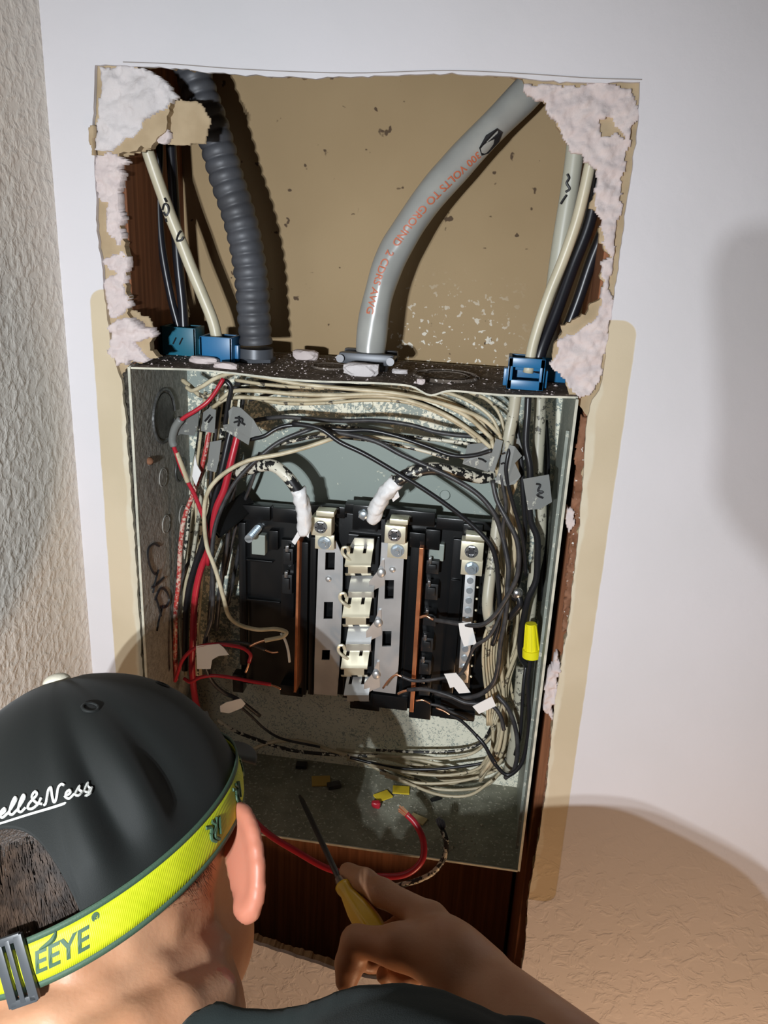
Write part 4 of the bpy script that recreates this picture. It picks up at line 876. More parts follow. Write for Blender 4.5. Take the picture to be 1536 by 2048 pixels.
wire([(420, 850, .06), (415, 882, .056), (402, 940, .052), (386, 989, .050), (368, 1038, .049), (361, 1094, .050), (357, 1166, .052), (352, 1212, .054), (350, 1300, .056), (352, 1360, .056)], M_w_reds, 'paint dusted pinkish red wire nearest the left wall', r=.0024)
wc = wire([(700, 866, .055), (659, 879, .050), (611, 895, .045), (562, 908, .042), (497, 921, .038), (448, 947, .036), (420, 976, .034), (410, 1005, .034), (409, 1054, .034), (415, 1097, .034), (424, 1120, .035), (435, 1152, .036), (447, 1195, .038), (458, 1232, .040), (478, 1249, .042), (515, 1259, .044), (553, 1258, .044), (573, 1265, .044), (566, 1273, .043), (545, 1278, .042), (530, 1281, .041)], M_w_cream, 'long cream wire looping down the left with a stripped end over the black base', r=.0021, copper=[(533, 1280, .0412), (516, 1285, .040), (499, 1293, .039)])
wire([(562, 1266, .044), (570, 1280, .043), (576, 1300, .042), (579, 1324, .042)], M_w_white, 'short white wire end hanging over the black base', r=.0013)
wb = wire([(627, 856, .055), (562, 882, .050), (523, 911, .046), (474, 960, .042), (448, 1005, .040), (430, 1054, .038), (424, 1103, .036), (425, 1140, .036), (426, 1180, .036), (423, 1238, .036), (410, 1281, .036), (409, 1326, .038), (423, 1361, .042), (446, 1384, .046), (475, 1398, .05), (520, 1432, .06)], M_w_grey, 'dark wire descending the left side to a slanted white flag', r=.0021)
flag(wb, [(440, 1412), (452, 1405), (482, 1397), (491, 1408), (484, 1416), (458, 1427), (441, 1424)], .042)
rl = wire([(350, 1362, .04), (356, 1344, .036), (366, 1318, .034), (389, 1297, .032), (423, 1289, .032), (463, 1291, .034), (489, 1298, .036), (501, 1310, .037), (498, 1325, .037)], M_w_red, 'red wire arched over the shaded left edge of the bus', r=.0019, copper=[(499, 1322, .037), (495, 1336, .036), (491, 1345, .035)])
flag(rl, [(392, 1292), (438, 1288), (448, 1296), (458, 1310), (437, 1312), (424, 1320), (421, 1338), (394, 1338)], .030)
wire([(368, 1357, .045), (380, 1364, .042), (400, 1355, .040), (426, 1351, .040), (463, 1355, .042), (504, 1363, .044), (542, 1369, .046)], M_w_red, 'orange-red wire reaching right below the arched red one', r=.0018, copper=[(540, 1369, .0458), (552, 1373, .046), (562, 1378, .046)])
wire([(430, 1287, .05), (470, 1284, .048), (505, 1290, .048), (530, 1300, .05)], M_w_grey, 'stub of wire behind the arched red wire', r=.0016, copper=[(528, 1299, .05), (545, 1305, .05), (556, 1304, .05)])
LG = 'soiled wires bunched down the left side of the box'; LL = 'soiled wire in the bunch standing along the left side of the box'
rng = random.Random(11)
for i in range(13):
    x0 = 395+rng.uniform(0, 85); sh = rng.uniform(-45, -15); y = .055+.045*rng.random(); xb = 345+rng.uniform(0, 75)
    wire([(x0+10, 800+rng.uniform(-20, 20), y), (x0, 880, y), (x0+sh*.4, 960, y), (x0*.5+xb*.5, 1060, y), (xb+6, 1160, y), (xb, 1260, y), (xb+4, 1350, y)], (M_w_creams, M_w_blacks, M_w_creams, M_w_grey, M_sheath)[i % 5], LL, LG, rng.choice((.0016, .0019, .0022)), per=4)
for i, l_ in enumerate(([(470, 960, .08), (462, 1020, .08), (452, 1100, .08), (440, 1180, .08), (432, 1260, .08)], [(520, 905, .085), (505, 960, .085), (490, 1000, .088), (470, 1060, .09), (450, 1150, .09)], [(480, 1090, .10), (468, 1150, .10), (455, 1210, .10)])):
    wire(l_, M_w_grey, ('brown-black wire left of the bus base', 'thin dark wire passing behind the corner arm', 'dark wire on the white spattered plate left of the bus')[i], None, (.0026, .0018, .0022)[i])
wire([(430, 790, .05), (440, 770, .04), (452, 762, .034), (462, 775, .034), (458, 800, .036), (453, 830, .038), (450, 850, .040)], M_w_black, 'short black wire dropping from the top left corner to the leaf-shaped tag', r=.0022)
# debris inside the upper left corner
wire([(365, 760, .05), (380, 772, .045), (400, 790, .04), (420, 792, .04), (440, 780, .04)], M_w_creams, 'crusted wire loop in the top left corner', r=.0022)

# ================================================================== grey cable labels
def glabel(lst, label, marks=None, thick=.0012, fold=None):
    q = [at(*p) for p in lst]; base = q[0]
    t_ = thing('cable_label', label, 'label', sum(q, Vector())/len(q))
    MB().prism(q, Vector((0, thick, 0))).build('tape_flag', M_gtag, t_)
    if fold: MB().prism([at(*p) for p in fold], Vector((0, thick, 0))).build('folded_edge', M_gtag, t_)
    if marks:
        m = MB()
        for ln in marks:
            vs, fs = tube_data(catmull([at(*p) for p in ln], 4), .0009, 6); m.raw(vs, fs)
        m.build('handwriting', M_ink, t_)
    return t_
glabel([(457, 822, .034), (466, 813, .034), (482, 816, .032), (506, 838, .030), (524, 868, .030), (500, 876, .030), (497, 890, .030), (470, 874, .033), (448, 860, .036), (446, 850, .036), (458, 848, .034)], 'leaf-shaped grey tag with a handwritten four at upper left', [[(470, 836, .0305), (484, 838, .030), (483, 846, .030)], [(477, 832, .0305), (478, 842, .030), (476, 852, .0305)], [(468, 845, .031), (478, 843, .030), (490, 850, .030)]])
glabel([(404, 826, .045), (420, 815, .044), (432, 820, .044), (429, 866, .044), (402, 862, .046)], 'small dark grey tag with a pen mark left of the leaf-shaped one', [[(410, 842, .0435), (420, 830, .043)], [(416, 845, .0435), (424, 834, .043)]])
glabel([(420, 884, .05), (443, 880, .05), (438, 920, .05), (432, 945, .05), (414, 940, .05)], 'plain grey tape tag hanging below the small dark tag at left')
glabel([(384, 955, .04), (390, 910, .04), (394, 930, .04), (402, 945, .04), (392, 972, .04)], 'small white paper tag among the left wires').children[0].data.materials[0] = M_flag
glabel([(935, 889, .045), (985, 884, .044), (988, 900, .043), (976, 944, .044), (925, 928, .046)], 'wide grey tag with a pen dash pointing left from the right-hand bundle', [[(956, 917, .0435), (964, 919, .0432), (972, 924, .043)]])
glabel([(992, 877, .028), (1006, 882, .026), (1000, 910, .025), (988, 944, .026), (974, 940, .028), (984, 905, .028)], 'narrow grey tag standing upright at the head of the right bundle')
glabel([(1008, 886, .030), (1030, 893, .028), (1044, 912, .028), (1030, 926, .026), (1042, 952, .026), (1030, 968, .026), (1012, 972, .028), (990, 965, .030), (1000, 930, .030)], 'crumpled grey tag with dots at the centre of the right-hand bundle', [[(1004, 908, .028), (1010, 906, .028)], [(1002, 928, .0285), (1008, 926, .028)]])
glabel([(1014, 884, .045), (1038, 876, .044), (1050, 918, .044), (1030, 932, .044)], 'grey tag corner tucked behind the crumpled tag at the right')
glabel([(1046, 958, .030), (1098, 949, .030), (1104, 1004, .030), (1080, 1018, .030), (1056, 1020, .030)], 'square grey tag marked with a pen letter nearest the right wall', [[(1072, 968, .0288), (1080, 970, .0288), (1076, 982, .0288), (1086, 984, .0288), (1074, 990, .0288), (1086, 996, .0288)]], fold=[(1046, 958, .030), (1098, 949, .030), (1097, 956, .0335), (1048, 964, .0335)])

# ================================================================== bits on the floor of the box
def scrap(px, py, w, d, ang, mat, label, cat='scrap', h=.0016):
    c = atz(px, py, BZ+.002); u = Vector((math.cos(ang), math.sin(ang), 0)); v = Vector((-u.y, u.x, 0))
    m = MB().obox(Vector((c.x, c.y, Z0+BZ+.0012+h*.5)), u, v, Vector((0, 0, 1)), (w/2, d/2, h/2)); o = m.build(('paper_scrap' if cat == 'scrap' else 'plastic_bit'), mat)
    return tag(o, label, cat)
scrap(802, 1580, .018, .012, .1, M_yscrap, 'bright yellow scrap lying where the light reaches the box floor')
scrap(766, 1592, .017, .012, .7, M_yscrap, 'yellow scrap left of the bright one, in shade')
scrap(642, 1562, .020, .016, .25, simple('ochre_scrap', (.42, .27, .06), .7), 'ochre scrap further left on the dim box floor')
scrap(836, 1638, .017, .010, -.4, M_tscrap, 'tan strip behind the stripped red wire end')
scrap(603, 1532, .012, .009, .1, M_black2, 'small black square at the back left of the box floor', 'bit', .004)
scrap(668, 1572, .014, .008, .5, M_w_grey, 'dark clump of sheath trimmings on the box floor', 'bit', .004)
scrap(872, 1598, .012, .004, .6, M_black2, 'thin dark sliver right of the bright yellow scrap', 'bit', .002)
p = atz(752, 1611, BZ+.003); tag(rock('plastic_bit', (p.x, p.y, Z0+BZ+.0045), (.0055, .0045, .0045), M_w_red, None, 9), 'dark red crumpled bit of insulation on the box floor', 'bit')
vs, fs = crumbs(420, lambda: (random.uniform(-.16, .17) if random.random() < .5 else random.gauss(.11, .03), random.uniform(.005, .115), Z0+BZ+.0003), .0005, .0016)
vs = [(max(-.178, min(.178, v[0])), v[1], v[2]) for v in vs]
tag(mesh_obj('wire_trimmings', vs, fs, simple('dull_crumbs', (.34, .33, .26), .9)), 'pale crumbs and trimmings scattered over the floor of the box', 'crumbs', kind='stuff')
# loose cut feeders at the front bottom
wr = tube('feeder_wire', px_path([(440, 1540, .02), (476, 1604, -.012), (532, 1664, -.028), (593, 1703, -.03), (664, 1740, -.03), (756, 1753, -.03), (815, 1747, -.028), (845, 1718, -.022), (846, 1680, -.012), (830, 1646, -.004), (813, 1628, 0)]), .0031, M_w_red, None, 12, 8)
tag(wr, 'thick red wire curling up below the box with a stripped copper end', 'wire')
c = at(815, 1630, -.0005); e = at(801, 1618, .004); dd = (e-c).normalized(); s1 = dd.orthogonal().normalized(); s2 = dd.cross(s1); m = MB()
for k in range(7):
    a_ = k*PI/3; off = (s1*math.cos(a_)+s2*math.sin(a_))*(.0019 if k < 6 else 0); vs, fs = tube_data(catmull([c-dd*.002+off, c+dd*.006+off*1.1, e+dd*.001*(k % 3)+off*1.4], 4), .0010, 6); m.raw(vs, fs)
m.build('copper_strands', M_bare, wr, smooth=True)
wk = tube('feeder_wire', px_path([(690, 1768, -.02), (750, 1772, -.022), (810, 1768, -.022), (866, 1745, -.018), (890, 1710, -.012), (892, 1680, -.006), (885, 1660, 0)]), .0026, M_w_blacks, None, 12, 8)
tag(wk, 'scuffed dark wire with splayed black strands right of the red one', 'wire')
c = at(886, 1664, 0); m = MB()
for k in range(6):
    e = at(872+3*k, 1634+2*abs(k-2), .003); vs, fs = tube_data(catmull([c, c.lerp(e, .5)+Vector((.0006*(k-2), -.0006*(k % 2), 0)), e], 4), .0008, 5); m.raw(vs, fs)
m.build('wire_strands', M_w_black, wk, smooth=True)

# ================================================================== the electrician
def surface_nets(F, xs, ys, zs):
    ins = F < 0; nx, ny, nz = F.shape; s = np.zeros((nx-1, ny-1, nz-1), np.int8); offs = [(i, j, k) for i in (0, 1) for j in (0, 1) for k in (0, 1)]
    for i, j, k in offs: s += ins[i:nx-1+i, j:ny-1+j, k:nz-1+k]
    act = (s > 0) & (s < 8); I, J, K = np.nonzero(act); vid = np.full(act.shape, -1, np.int64); vid[I, J, K] = np.arange(len(I))
    val = {o: F[I+o[0], J+o[1], K+o[2]].astype(np.float64) for o in offs}; acc = np.zeros((len(I), 3)); cnt = np.zeros(len(I))
    for a in offs:
        for ax in range(3):
            if a[ax]: continue
            b = list(a); b[ax] = 1; b = tuple(b); va, vb = val[a], val[b]; m = (va < 0) != (vb < 0)
            t = np.where(m, va/np.where(m, va-vb, 1), 0); p = np.zeros((len(I), 3))
            for q in range(3): p[:, q] = a[q]
            p[:, ax] += t; acc[m] += p[m]; cnt[m] += 1
    p = acc/np.maximum(cnt, 1)[:, None]
    X = xs[I]+p[:, 0]*(xs[I+1]-xs[I]); Yv = ys[J]+p[:, 1]*(ys[J+1]-ys[J]); Z = zs[K]+p[:, 2]*(zs[K+1]-zs[K])
    faces = []
    for ax in range(3):
        a = [slice(None)]*3; b = [slice(None)]*3; a[ax] = slice(0, -1); b[ax] = slice(1, None)
        ia, ib = ins[tuple(a)], ins[tuple(b)]; c = ia != ib; P = np.nonzero(c); u, v = [(1, 2), (2, 0), (0, 1)][ax]
        ok = (P[u] > 0) & (P[v] > 0) & (P[u] < F.shape[u]-1) & (P[v] < F.shape[v]-1)
        P = [q[ok] for q in P]; fl = ia[tuple(P)]
        def g(du, dv):
            q = [x.copy() for x in P]; q[u] = q[u]-du; q[v] = q[v]-dv; return vid[tuple(q)]
        q = np.stack([g(1, 1), g(0, 1), g(0, 0), g(1, 0)], 1); q[~fl] = q[~fl][:, ::-1]; faces.append(q)
    fc = np.concatenate(faces); fc = fc[(fc >= 0).all(1)]
    return np.stack([X, Yv, Z], 1), fc
class SDF:
    def __init__(s, xs, ys, zs): s.xs, s.ys, s.zs = xs, ys, zs; s.F = np.full((len(xs), len(ys), len(zs)), .08, np.float32)
    def sub(s, lo, hi, m):
        r = []
        for a, l_, h in ((s.xs, lo[0], hi[0]), (s.ys, lo[1], hi[1]), (s.zs, lo[2], hi[2])):
            i0 = int(np.searchsorted(a, l_-m)); i1 = int(np.searchsorted(a, h+m)); r.append(slice(max(0, i0-1), min(len(a), i1+1)))
        X = s.xs[r[0]][:, None, None]; Y_ = s.ys[r[1]][None, :, None]; Z = s.zs[r[2]][None, None, :]
        return tuple(r), X, Y_, Z
    def put(s, r, d, k, cut=False):
        f = s.F[r]
        if f.size == 0: return
        if cut: d = -d; h = np.clip(.5-.5*(d-f)/k, 0, 1); s.F[r] = f*h+d*(1-h)+k*h*(1-h) if False else np.maximum(f, d); return
        h = np.clip(.5+.5*(f-d)/k, 0, 1); s.F[r] = (f*(1-h)+d*h-k*h*(1-h)).astype(np.float32)
    def cone(s, a, b, ra, rb, k=.01):
        a, b = np.array(a, float), np.array(b, float); R = max(ra, rb); m = R+.05+k
        r, X, Y_, Z = s.sub(np.minimum(a, b), np.maximum(a, b), m); d = b-a; L2 = d@d+1e-12
        t = np.clip(((X-a[0])*d[0]+(Y_-a[1])*d[1]+(Z-a[2])*d[2])/L2, 0, 1)
        D = np.sqrt((X-a[0]-t*d[0])**2+(Y_-a[1]-t*d[1])**2+(Z-a[2]-t*d[2])**2)-(ra+(rb-ra)*t); s.put(r, D, k)
    def ell(s, c, R, A, k=.01, cut=False):
        """ellipsoid with axes = rows of A"""
        c = np.array(c, float); R = np.array(R, float); m = R.max()+.05+k; r, X, Y_, Z = s.sub(c, c, m); q = 0; q2 = 0
        for i in range(3):
            u = ((X-c[0])*A[i][0]+(Y_-c[1])*A[i][1]+(Z-c[2])*A[i][2]); q = q+(u/R[i])**2; q2 = q2+(u/R[i]**2)**2
        k0 = np.sqrt(q); k1 = np.sqrt(q2)+1e-9; s.put(r, k0*(k0-1)/k1, k, cut)
def grid(pts):       # (value, step) pieces -> coordinates
    out = [pts[0][0]]
    for (a, st), (b, _) in zip(pts[:-1], pts[1:]): n = max(1, int(round((b-a)/st))); out += list(a+(b-a)*np.arange(1, n+1)/n)
    return np.array(out)
I3 = ((1, 0, 0), (0, 1, 0), (0, 0, 1))
# head frame
HD = .55; HC = ray(187, 1650, HD); hv = _ray(187, 1650).normalized()
hr = (CR-hv*CR.dot(hv)).normalized(); hu = hr.cross(hv).normalized()
tl = math.radians(20); up0 = hu*math.cos(tl)-hr*math.sin(tl); rt0 = hr*math.cos(tl)+hu*math.sin(tl)
el = math.radians(8); HU = up0*math.cos(el)-hv*math.sin(el); fw0 = hv*math.cos(el)+up0*math.sin(el)
yw = math.radians(32); HF = fw0*math.cos(yw)+rt0*math.sin(yw); HR = rt0*math.cos(yw)-fw0*math.sin(yw)
def H(x, y, z): return HC+HR*x+HF*y+HU*z
HA = (tuple(HR), tuple(HF), tuple(HU))
NB = ray(200, 2165, .520)                       # base of the neck
SH = ray(850, 2476, .425)                       # right shoulder
WR = ray(945, 1962, .690); EL = ray(1600, 2600, .58)
LS = Vector((-.155, -.375, -.335+Z0)); CH = Vector((.0, -.47, -.50+Z0)); PV = Vector((-.01, -.60, -.86+Z0))
IM, IP, IT = ray(862, 1838, .715), ray(765, 1786, .742), ray(695, 1743, .775)
def hand(S):
    K = .006
    MM, RM, PM = ray(890, 1872, 0.698), ray(900, 1912, .690), ray(896, 1948, .685)
    S.cone(WR, ray(905, 1905, .692), .024, .020, .012); S.cone(WR, IM, .021, .0120, .012); S.cone(WR, MM, .020, .0118, .012); S.cone(WR, RM, .020, .0115, .012); S.cone(WR, PM, .018, .011, .012)
    a1 = (IM-WR).normalized(); a3 = (hv-a1*hv.dot(a1)).normalized(); HAX = (tuple(a1), tuple(a3.cross(a1)), tuple(a3))
    S.ell(ray(866, 1895, 0.706), (.028, .020, .014), HAX, .010)
    for a, b, ra, rb in ((IM, IP, .0120, .0105), (IP, (IP+IT)/2+Vector((0, 0, .001)), .0105, .0096), ((IP+IT)/2+Vector((0, 0, .001)), IT, .0096, .0080)): S.cone(a, b, ra, rb, K)
    for mcp, q in ((MM, ((806, 1850, 0.752), (752, 1878, 0.760), (716, 1888, 0.754))), (RM, ((818, 1895, 0.750), (764, 1925, 0.754), (738, 1930, 0.738))), (PM, ((836, 1940, 0.738), (790, 1962, 0.734), (768, 1950, 0.722)))):
        p = [mcp]+[ray(*z) for z in q]
        for i, (ra, rb) in enumerate(((.0108, .0092), (.0092, .0083), (.0083, .0068))): S.cone(p[i], p[i+1], ra, rb, .004)
    TC, TM, TI, TT = ray(905, 1915, 0.682), ray(800, 1893, 0.698), ray(712, 1882, 0.720), ray(693, 1962, 0.730)
    S.cone(TC, TM, .0190, .0150, .015); S.cone(TM, TI, .0140, .0112, .01); S.cone(TI, ray(700, 1925, 0.726), .0112, .0108, .006); S.cone(ray(700, 1925, 0.726), TT, .0108, .0090, .006)
def strap_z(y): return -.0085+.265*y
def body():
    S = SDF(grid([(-.36, .02), (-.17, .0029), (.26, .0029), (.36, .01), (.42, 0)]), grid([(-.92, .02), (-.56, .012), (-.46, .0029), (-.10, .0029), (-.02, 0)]), grid([(-.06, .018), (1.10, .014), (1.22, .0029), (1.72, 0)]))
    # skull, face, ears
    S.ell(H(0, 0, -.008), (.0730, .0910, .084), HA, .01); S.ell(H(0, -.022, -.034), (.066, .068, .060), HA, .01)
    S.ell(H(0, .045, -.062), (.060, .054, .068), HA, .02); S.ell(H(0, .050, -.098), (.050, .048, .042), HA, .02); S.cone(H(0, .083, -.128), H(0, .085, -.126), .018, .018, .02)
    S.cone(H(0, .094, -.028), H(0, .113, -.066), .007, .012, .01); S.cone(H(-.013, .100, -.070), H(.013, .100, -.070), .008, .008, .008)
    for k in (-1, 1): S.cone(H(k*.040, .082, -.022), H(k*.012, .092, -.020), .009, .009, .012); S.cone(H(k*.048, .070, -.060), H(k*.040, .074, -.062), .016, .016, .02)
    S.cone(H(-.020, .093, -.094), H(.020, .093, -.094), .006, .006, .008); S.cone(H(-.018, .091, -.103), H(.018, .091, -.103), .007, .007, .008)
    for k in (-1, 1):
        ec = H(k*.0800, .002, -.041); out = (HR*k*math.cos(.62)-HF*math.sin(.62)); thin = (HR*k*math.sin(.62)+HF*math.cos(.62))
        ea = (HU*.92+HF*.36).normalized(); out = (out-ea*out.dot(ea)).normalized(); thin = ea.cross(out).normalized()
        S.ell(ec+out*.006, (.0044, .0165, .0290), (tuple(thin), tuple(out), tuple(ea)), .006)
        rim = [ec+out*.006+out*(.0155*math.cos(a))+ea*(.0280*math.sin(a)) for a in np.linspace(-1.9, 1.75, 12)]
        for i in range(11): S.cone(rim[i], rim[i+1], .0036, .0036, .004)
        S.cone(ec-ea*.024+out*.003, ec-ea*.027+out*.006, .0058, .0054, .006)
    # neck with rolls of skin
    nk = NB-H(0, -.020, -.085); n0 = H(0, .004, -.100)
    S.cone(n0, NB, .050, .060, .02); S.cone(H(-.030, -.018, -.088), NB+CR*-.045, .034, .046, .02); S.cone(H(.030, -.018, -.088), NB+CR*.03, .034, .046, .02)
    for (t_, rr) in ((.30, .010), (.62, .011)):
        c = n0.lerp(NB, t_); ax = (NB-n0).normalized(); b_ = -hv; b_ = (b_-ax*b_.dot(ax)).normalized(); sd = ax.cross(b_)
        arc = [c+b_*(.050*math.cos(a))+sd*(.054*math.sin(a))-ax*(.010*abs(math.sin(a))) for a in np.linspace(-1.3, 1.3, 14)]
        for i in range(13): S.cone(arc[i], arc[i+1], rr, rr, .007)
    def hit(px, py):
        d = _ray(px, py).normalized(); t_ = .30
        while t_ < .75:
            p = CAM+d*t_; i, j, k = (int(np.clip(np.searchsorted(a, c), 1, len(a)-1)) for a, c in ((S.xs, p.x), (S.ys, p.y), (S.zs, p.z)))
            if S.F[i, j, k] < 0: return p, d
            t_ += .0012
        return None
    for ln, r_, up in (([(-30, 2010), (60, 1972), (150, 1932), (240, 1888), (320, 1846), (400, 1812)], .016, .0056), ([(20, 2080), (110, 2040), (200, 2002), (300, 1958), (380, 1918), (440, 1890)], .015, .0060), ([(170, 2105), (260, 2066), (350, 2022), (430, 1985)], .014, .0054)):
        hs = [q for q in (hit(*p) for p in ln) if q]; pts = [p+d*(r_-up) for p, d in hs]
        for i in range(len(pts)-1): S.cone(pts[i], pts[i+1], r_*(1-.25*(i/4)**3), r_*(1-.25*((i+1)/4)**3), .0035)
    # trunk
    S.cone(NB-Vector((.03, 0, .085)), SH, .046, .052, .02); S.cone(NB-Vector((0, 0, .03)), LS, .050, .050, .02); S.cone(NB-Vector((0, 0, .03)), CH, .060, .110, .03); S.cone(SH, CH+Vector((.07, .02, 0)), .055, .105, .05); S.cone(LS, CH+Vector((-.07, .02, 0)), .052, .10, .05)
    S.cone(CH, PV, .125, .13, .06); S.cone(CH+Vector((.06, 0, 0)), PV+Vector((.07, 0, 0)), .105, .11, .06); S.cone(CH-Vector((.06, 0, 0)), PV-Vector((.07, 0, 0)), .105, .11, .06)
    # legs and feet
    for k in (-1, 1):
        hip = PV+Vector((k*.085, 0, -.06)); kn = Vector((k*.105, -.53, .50)); an = Vector((k*.11, -.60, .10)); S.cone(hip, kn, .085, .058, .04); S.cone(kn, an, .058, .040, .02); S.cone(an, an+Vector((k*.01, -.03, -.045)), .040, .042, .02); S.cone(an+Vector((0, -.02, -.055)), an+Vector((k*.03, .17, -.062)), .040, .036, .02)
    # arms
    S.cone(SH, EL, .054, .043, .02); S.cone(EL, EL.lerp(WR, .35), .043, .042, .02); S.cone(EL.lerp(WR, .35), WR, .042, .026, .02)
    LE = Vector((-.168, -.30, -.50+Z0)); LW = Vector((-.120, -.160, -.72+Z0)); S.cone(LS, LE, .050, .041, .02); S.cone(LE, LW, .040, .026, .02)
    S.cone(LW, LW+Vector((.02, .06, .02)), .026, .022, .02)
    for f in range(4): q = LW+Vector((-.010+.017*f, .075, .020-.003*f)); q1 = q+Vector((.004, .030, -.012)); S.cone(LW+Vector((0, .03, .01)), q, .013, .010, .012); S.cone(q, q1, .0095, .0085, .005); S.cone(q1, q1+Vector((.004, .010, -.024)), .0085, .007, .005)
    S.cone(LW+Vector((.01, .01, 0)), LW+Vector((.048, .045, .0)), .014, .010, .012); S.cone(LW+Vector((.048, .045, .0)), LW+Vector((.060, .072, -.006)), .010, .008, .006)
    hand(S)
    return surface_nets(S.F, S.xs, S.ys, S.zs)
bv, bf = body()
per = mesh_obj('person', [Vector(v) for v in bv], [tuple(int(i) for i in f) for f in bf], [M_skin, M_scalp, M_ear], None, smooth=True)
tag(per, 'person in a black cap and charcoal shirt bending towards the open panel, seen from behind', 'person')
# close-cropped hair: assign by place on the head
loc = per.location
for p in per.data.polygons:
    c = Vector(p.center)+loc-HC; x, y, z = c.dot(HR), c.dot(HF), c.dot(HU)
    if abs(x) > .0735 and abs(y) < .04 and -.09 < z < .01: p.material_index = 2
    if abs(x) < .12 and abs(y) < .13 and -.12 < z:
        line = strap_z(y)-.010+.002*mnoise.noise(Vector((x*90, y*90, 3)))
        if z > line and (abs(x) < .074 or abs(y) > .03): p.material_index = 1
sm = per.modifiers.new('smooth', 'SMOOTH'); sm.factor = .5; sm.iterations = 3
def pchild(name, verts, faces, mat, smooth=True): return mesh_obj(name, verts, faces, mat, per, smooth)
# shirt and trousers: a looser skin over the trunk and the upper arms
def shirt():
    S = SDF(grid([(-.36, .02), (-.20, .005), (.34, .005), (.40, .01), (.44, 0)]), grid([(-.92, .02), (-.56, .010), (-.50, .005), (-.28, .005), (-.22, .01), (-.10, 0)]), grid([(.72, .016), (1.20, .005), (1.66, 0)]))
    e = .013
    S.cone(NB-Vector((.03, .0, .095)), SH, .046+e, .056+e, .02); S.cone(NB-Vector((0, 0, .05)), LS, .046+e, .050+e, .02); S.cone(NB-Vector((0, 0, .06)), CH, .058+e, .110+e, .03); S.cone(SH, CH+Vector((.07, .02, 0)), .055+e, .105+e, .05); S.cone(LS, CH+Vector((-.07, .02, 0)), .052+e, .10+e, .05)
    S.cone(CH, PV, .125+e, .135+e, .06); S.cone(CH+Vector((.06, 0, 0)), PV+Vector((.07, 0, 0)), .105+e, .115+e, .06); S.cone(CH-Vector((.06, 0, 0)), PV-Vector((.07, 0, 0)), .105+e, .115+e, .06)
    S.cone(SH, SH.lerp(EL, .72), .053+e, .042+e, .02); LE = Vector((-.168, -.30, -.50+Z0)); S.cone(LS, LS.lerp(LE, .7), .050+e, .046+e, .02)
    # gathered collar folds along the neck opening and the shoulder
    for i, (px, py, dd, r) in enumerate(((400, 2098, .435, .010), (452, 2078, .435, .0105), (520, 2074, .432, .0085), (575, 2070, .430, .0085), (632, 2062, .425, .0095), (690, 2044, .422, .010), (748, 2032, .420, .0105), (815, 2032, .418, .0115), (885, 2040, .418, .011), (955, 2058, .420, .012), (1030, 2085, .425, .014))):
        S.cone(ray(px, py, dd), ray(px+70, py+150, dd+.004), r, r*1.35, .004)
    v, f = surface_nets(S.F, S.xs, S.ys, S.zs)
    fx = np.array([[mnoise.noise(Vector(p)*16+Vector((k*9, 0, 0)))*.006+mnoise.noise(Vector((p[0]*30+k*5, p[1]*30, p[2]*12)))*.0035 for k in range(3)] for p in v]); return v+fx, f
sv, sf = shirt(); o = pchild('shirt', [Vector(v) for v in sv], [tuple(int(i) for i in f) for f in sf], M_shirt); o['label'] = 'dark charcoal shirt'
m_ = o.modifiers.new('smooth', 'SMOOTH'); m_.iterations = 2
def trousers():
    S = SDF(grid([(-.36, .014), (.36, 0)]), grid([(-.92, .014), (-.36, 0)]), grid([(.04, .014), (.98, 0)])); e = .014
    S.cone(PV+Vector((.03, 0, .02)), PV-Vector((.03, 0, -.02)), .128+e, .128+e, .05); S.cone(PV+Vector((.07, 0, 0)), PV+Vector((.08, 0, -.08)), .112+e, .10+e, .05); S.cone(PV-Vector((.07, 0, 0)), PV+Vector((-.08, 0, -.08)), .112+e, .10+e, .05)
    for k in (-1, 1): hip = PV+Vector((k*.085, 0, -.06)); kn = Vector((k*.105, -.53, .50)); an = Vector((k*.11, -.60, .10)); S.cone(hip, kn, .085+e, .058+e, .04); S.cone(kn, an, .058+e, .040+e+.012, .02)
    return surface_nets(S.F, S.xs, S.ys, S.zs)
sv, sf = trousers(); pchild('trousers', [Vector(v) for v in sv], [tuple(int(i) for i in f) for f in sf], M_denim)
for k in (-1, 1):
    an = Vector((k*.11, -.60, .10)); S = SDF(grid([(k*.11-.09, .008), (k*.11+.10, 0)]), grid([(-.74, .008), (-.34, 0)]), grid([(-.02, .008), (.17, 0)])); S.cone(an+Vector((0, 0, .01)), an+Vector((k*.01, -.03, -.045)), .050, .050, .02); S.cone(an+Vector((0, -.02, -.052)), an+Vector((k*.03, .18, -.058)), .047, .042, .02)
    v, f = surface_nets(S.F, S.xs, S.ys, S.zs); v[:, 2] = np.maximum(v[:, 2], .002); pchild('boot', [Vector(q) for q in v], [tuple(int(i) for i in q) for q in f], M_black2)

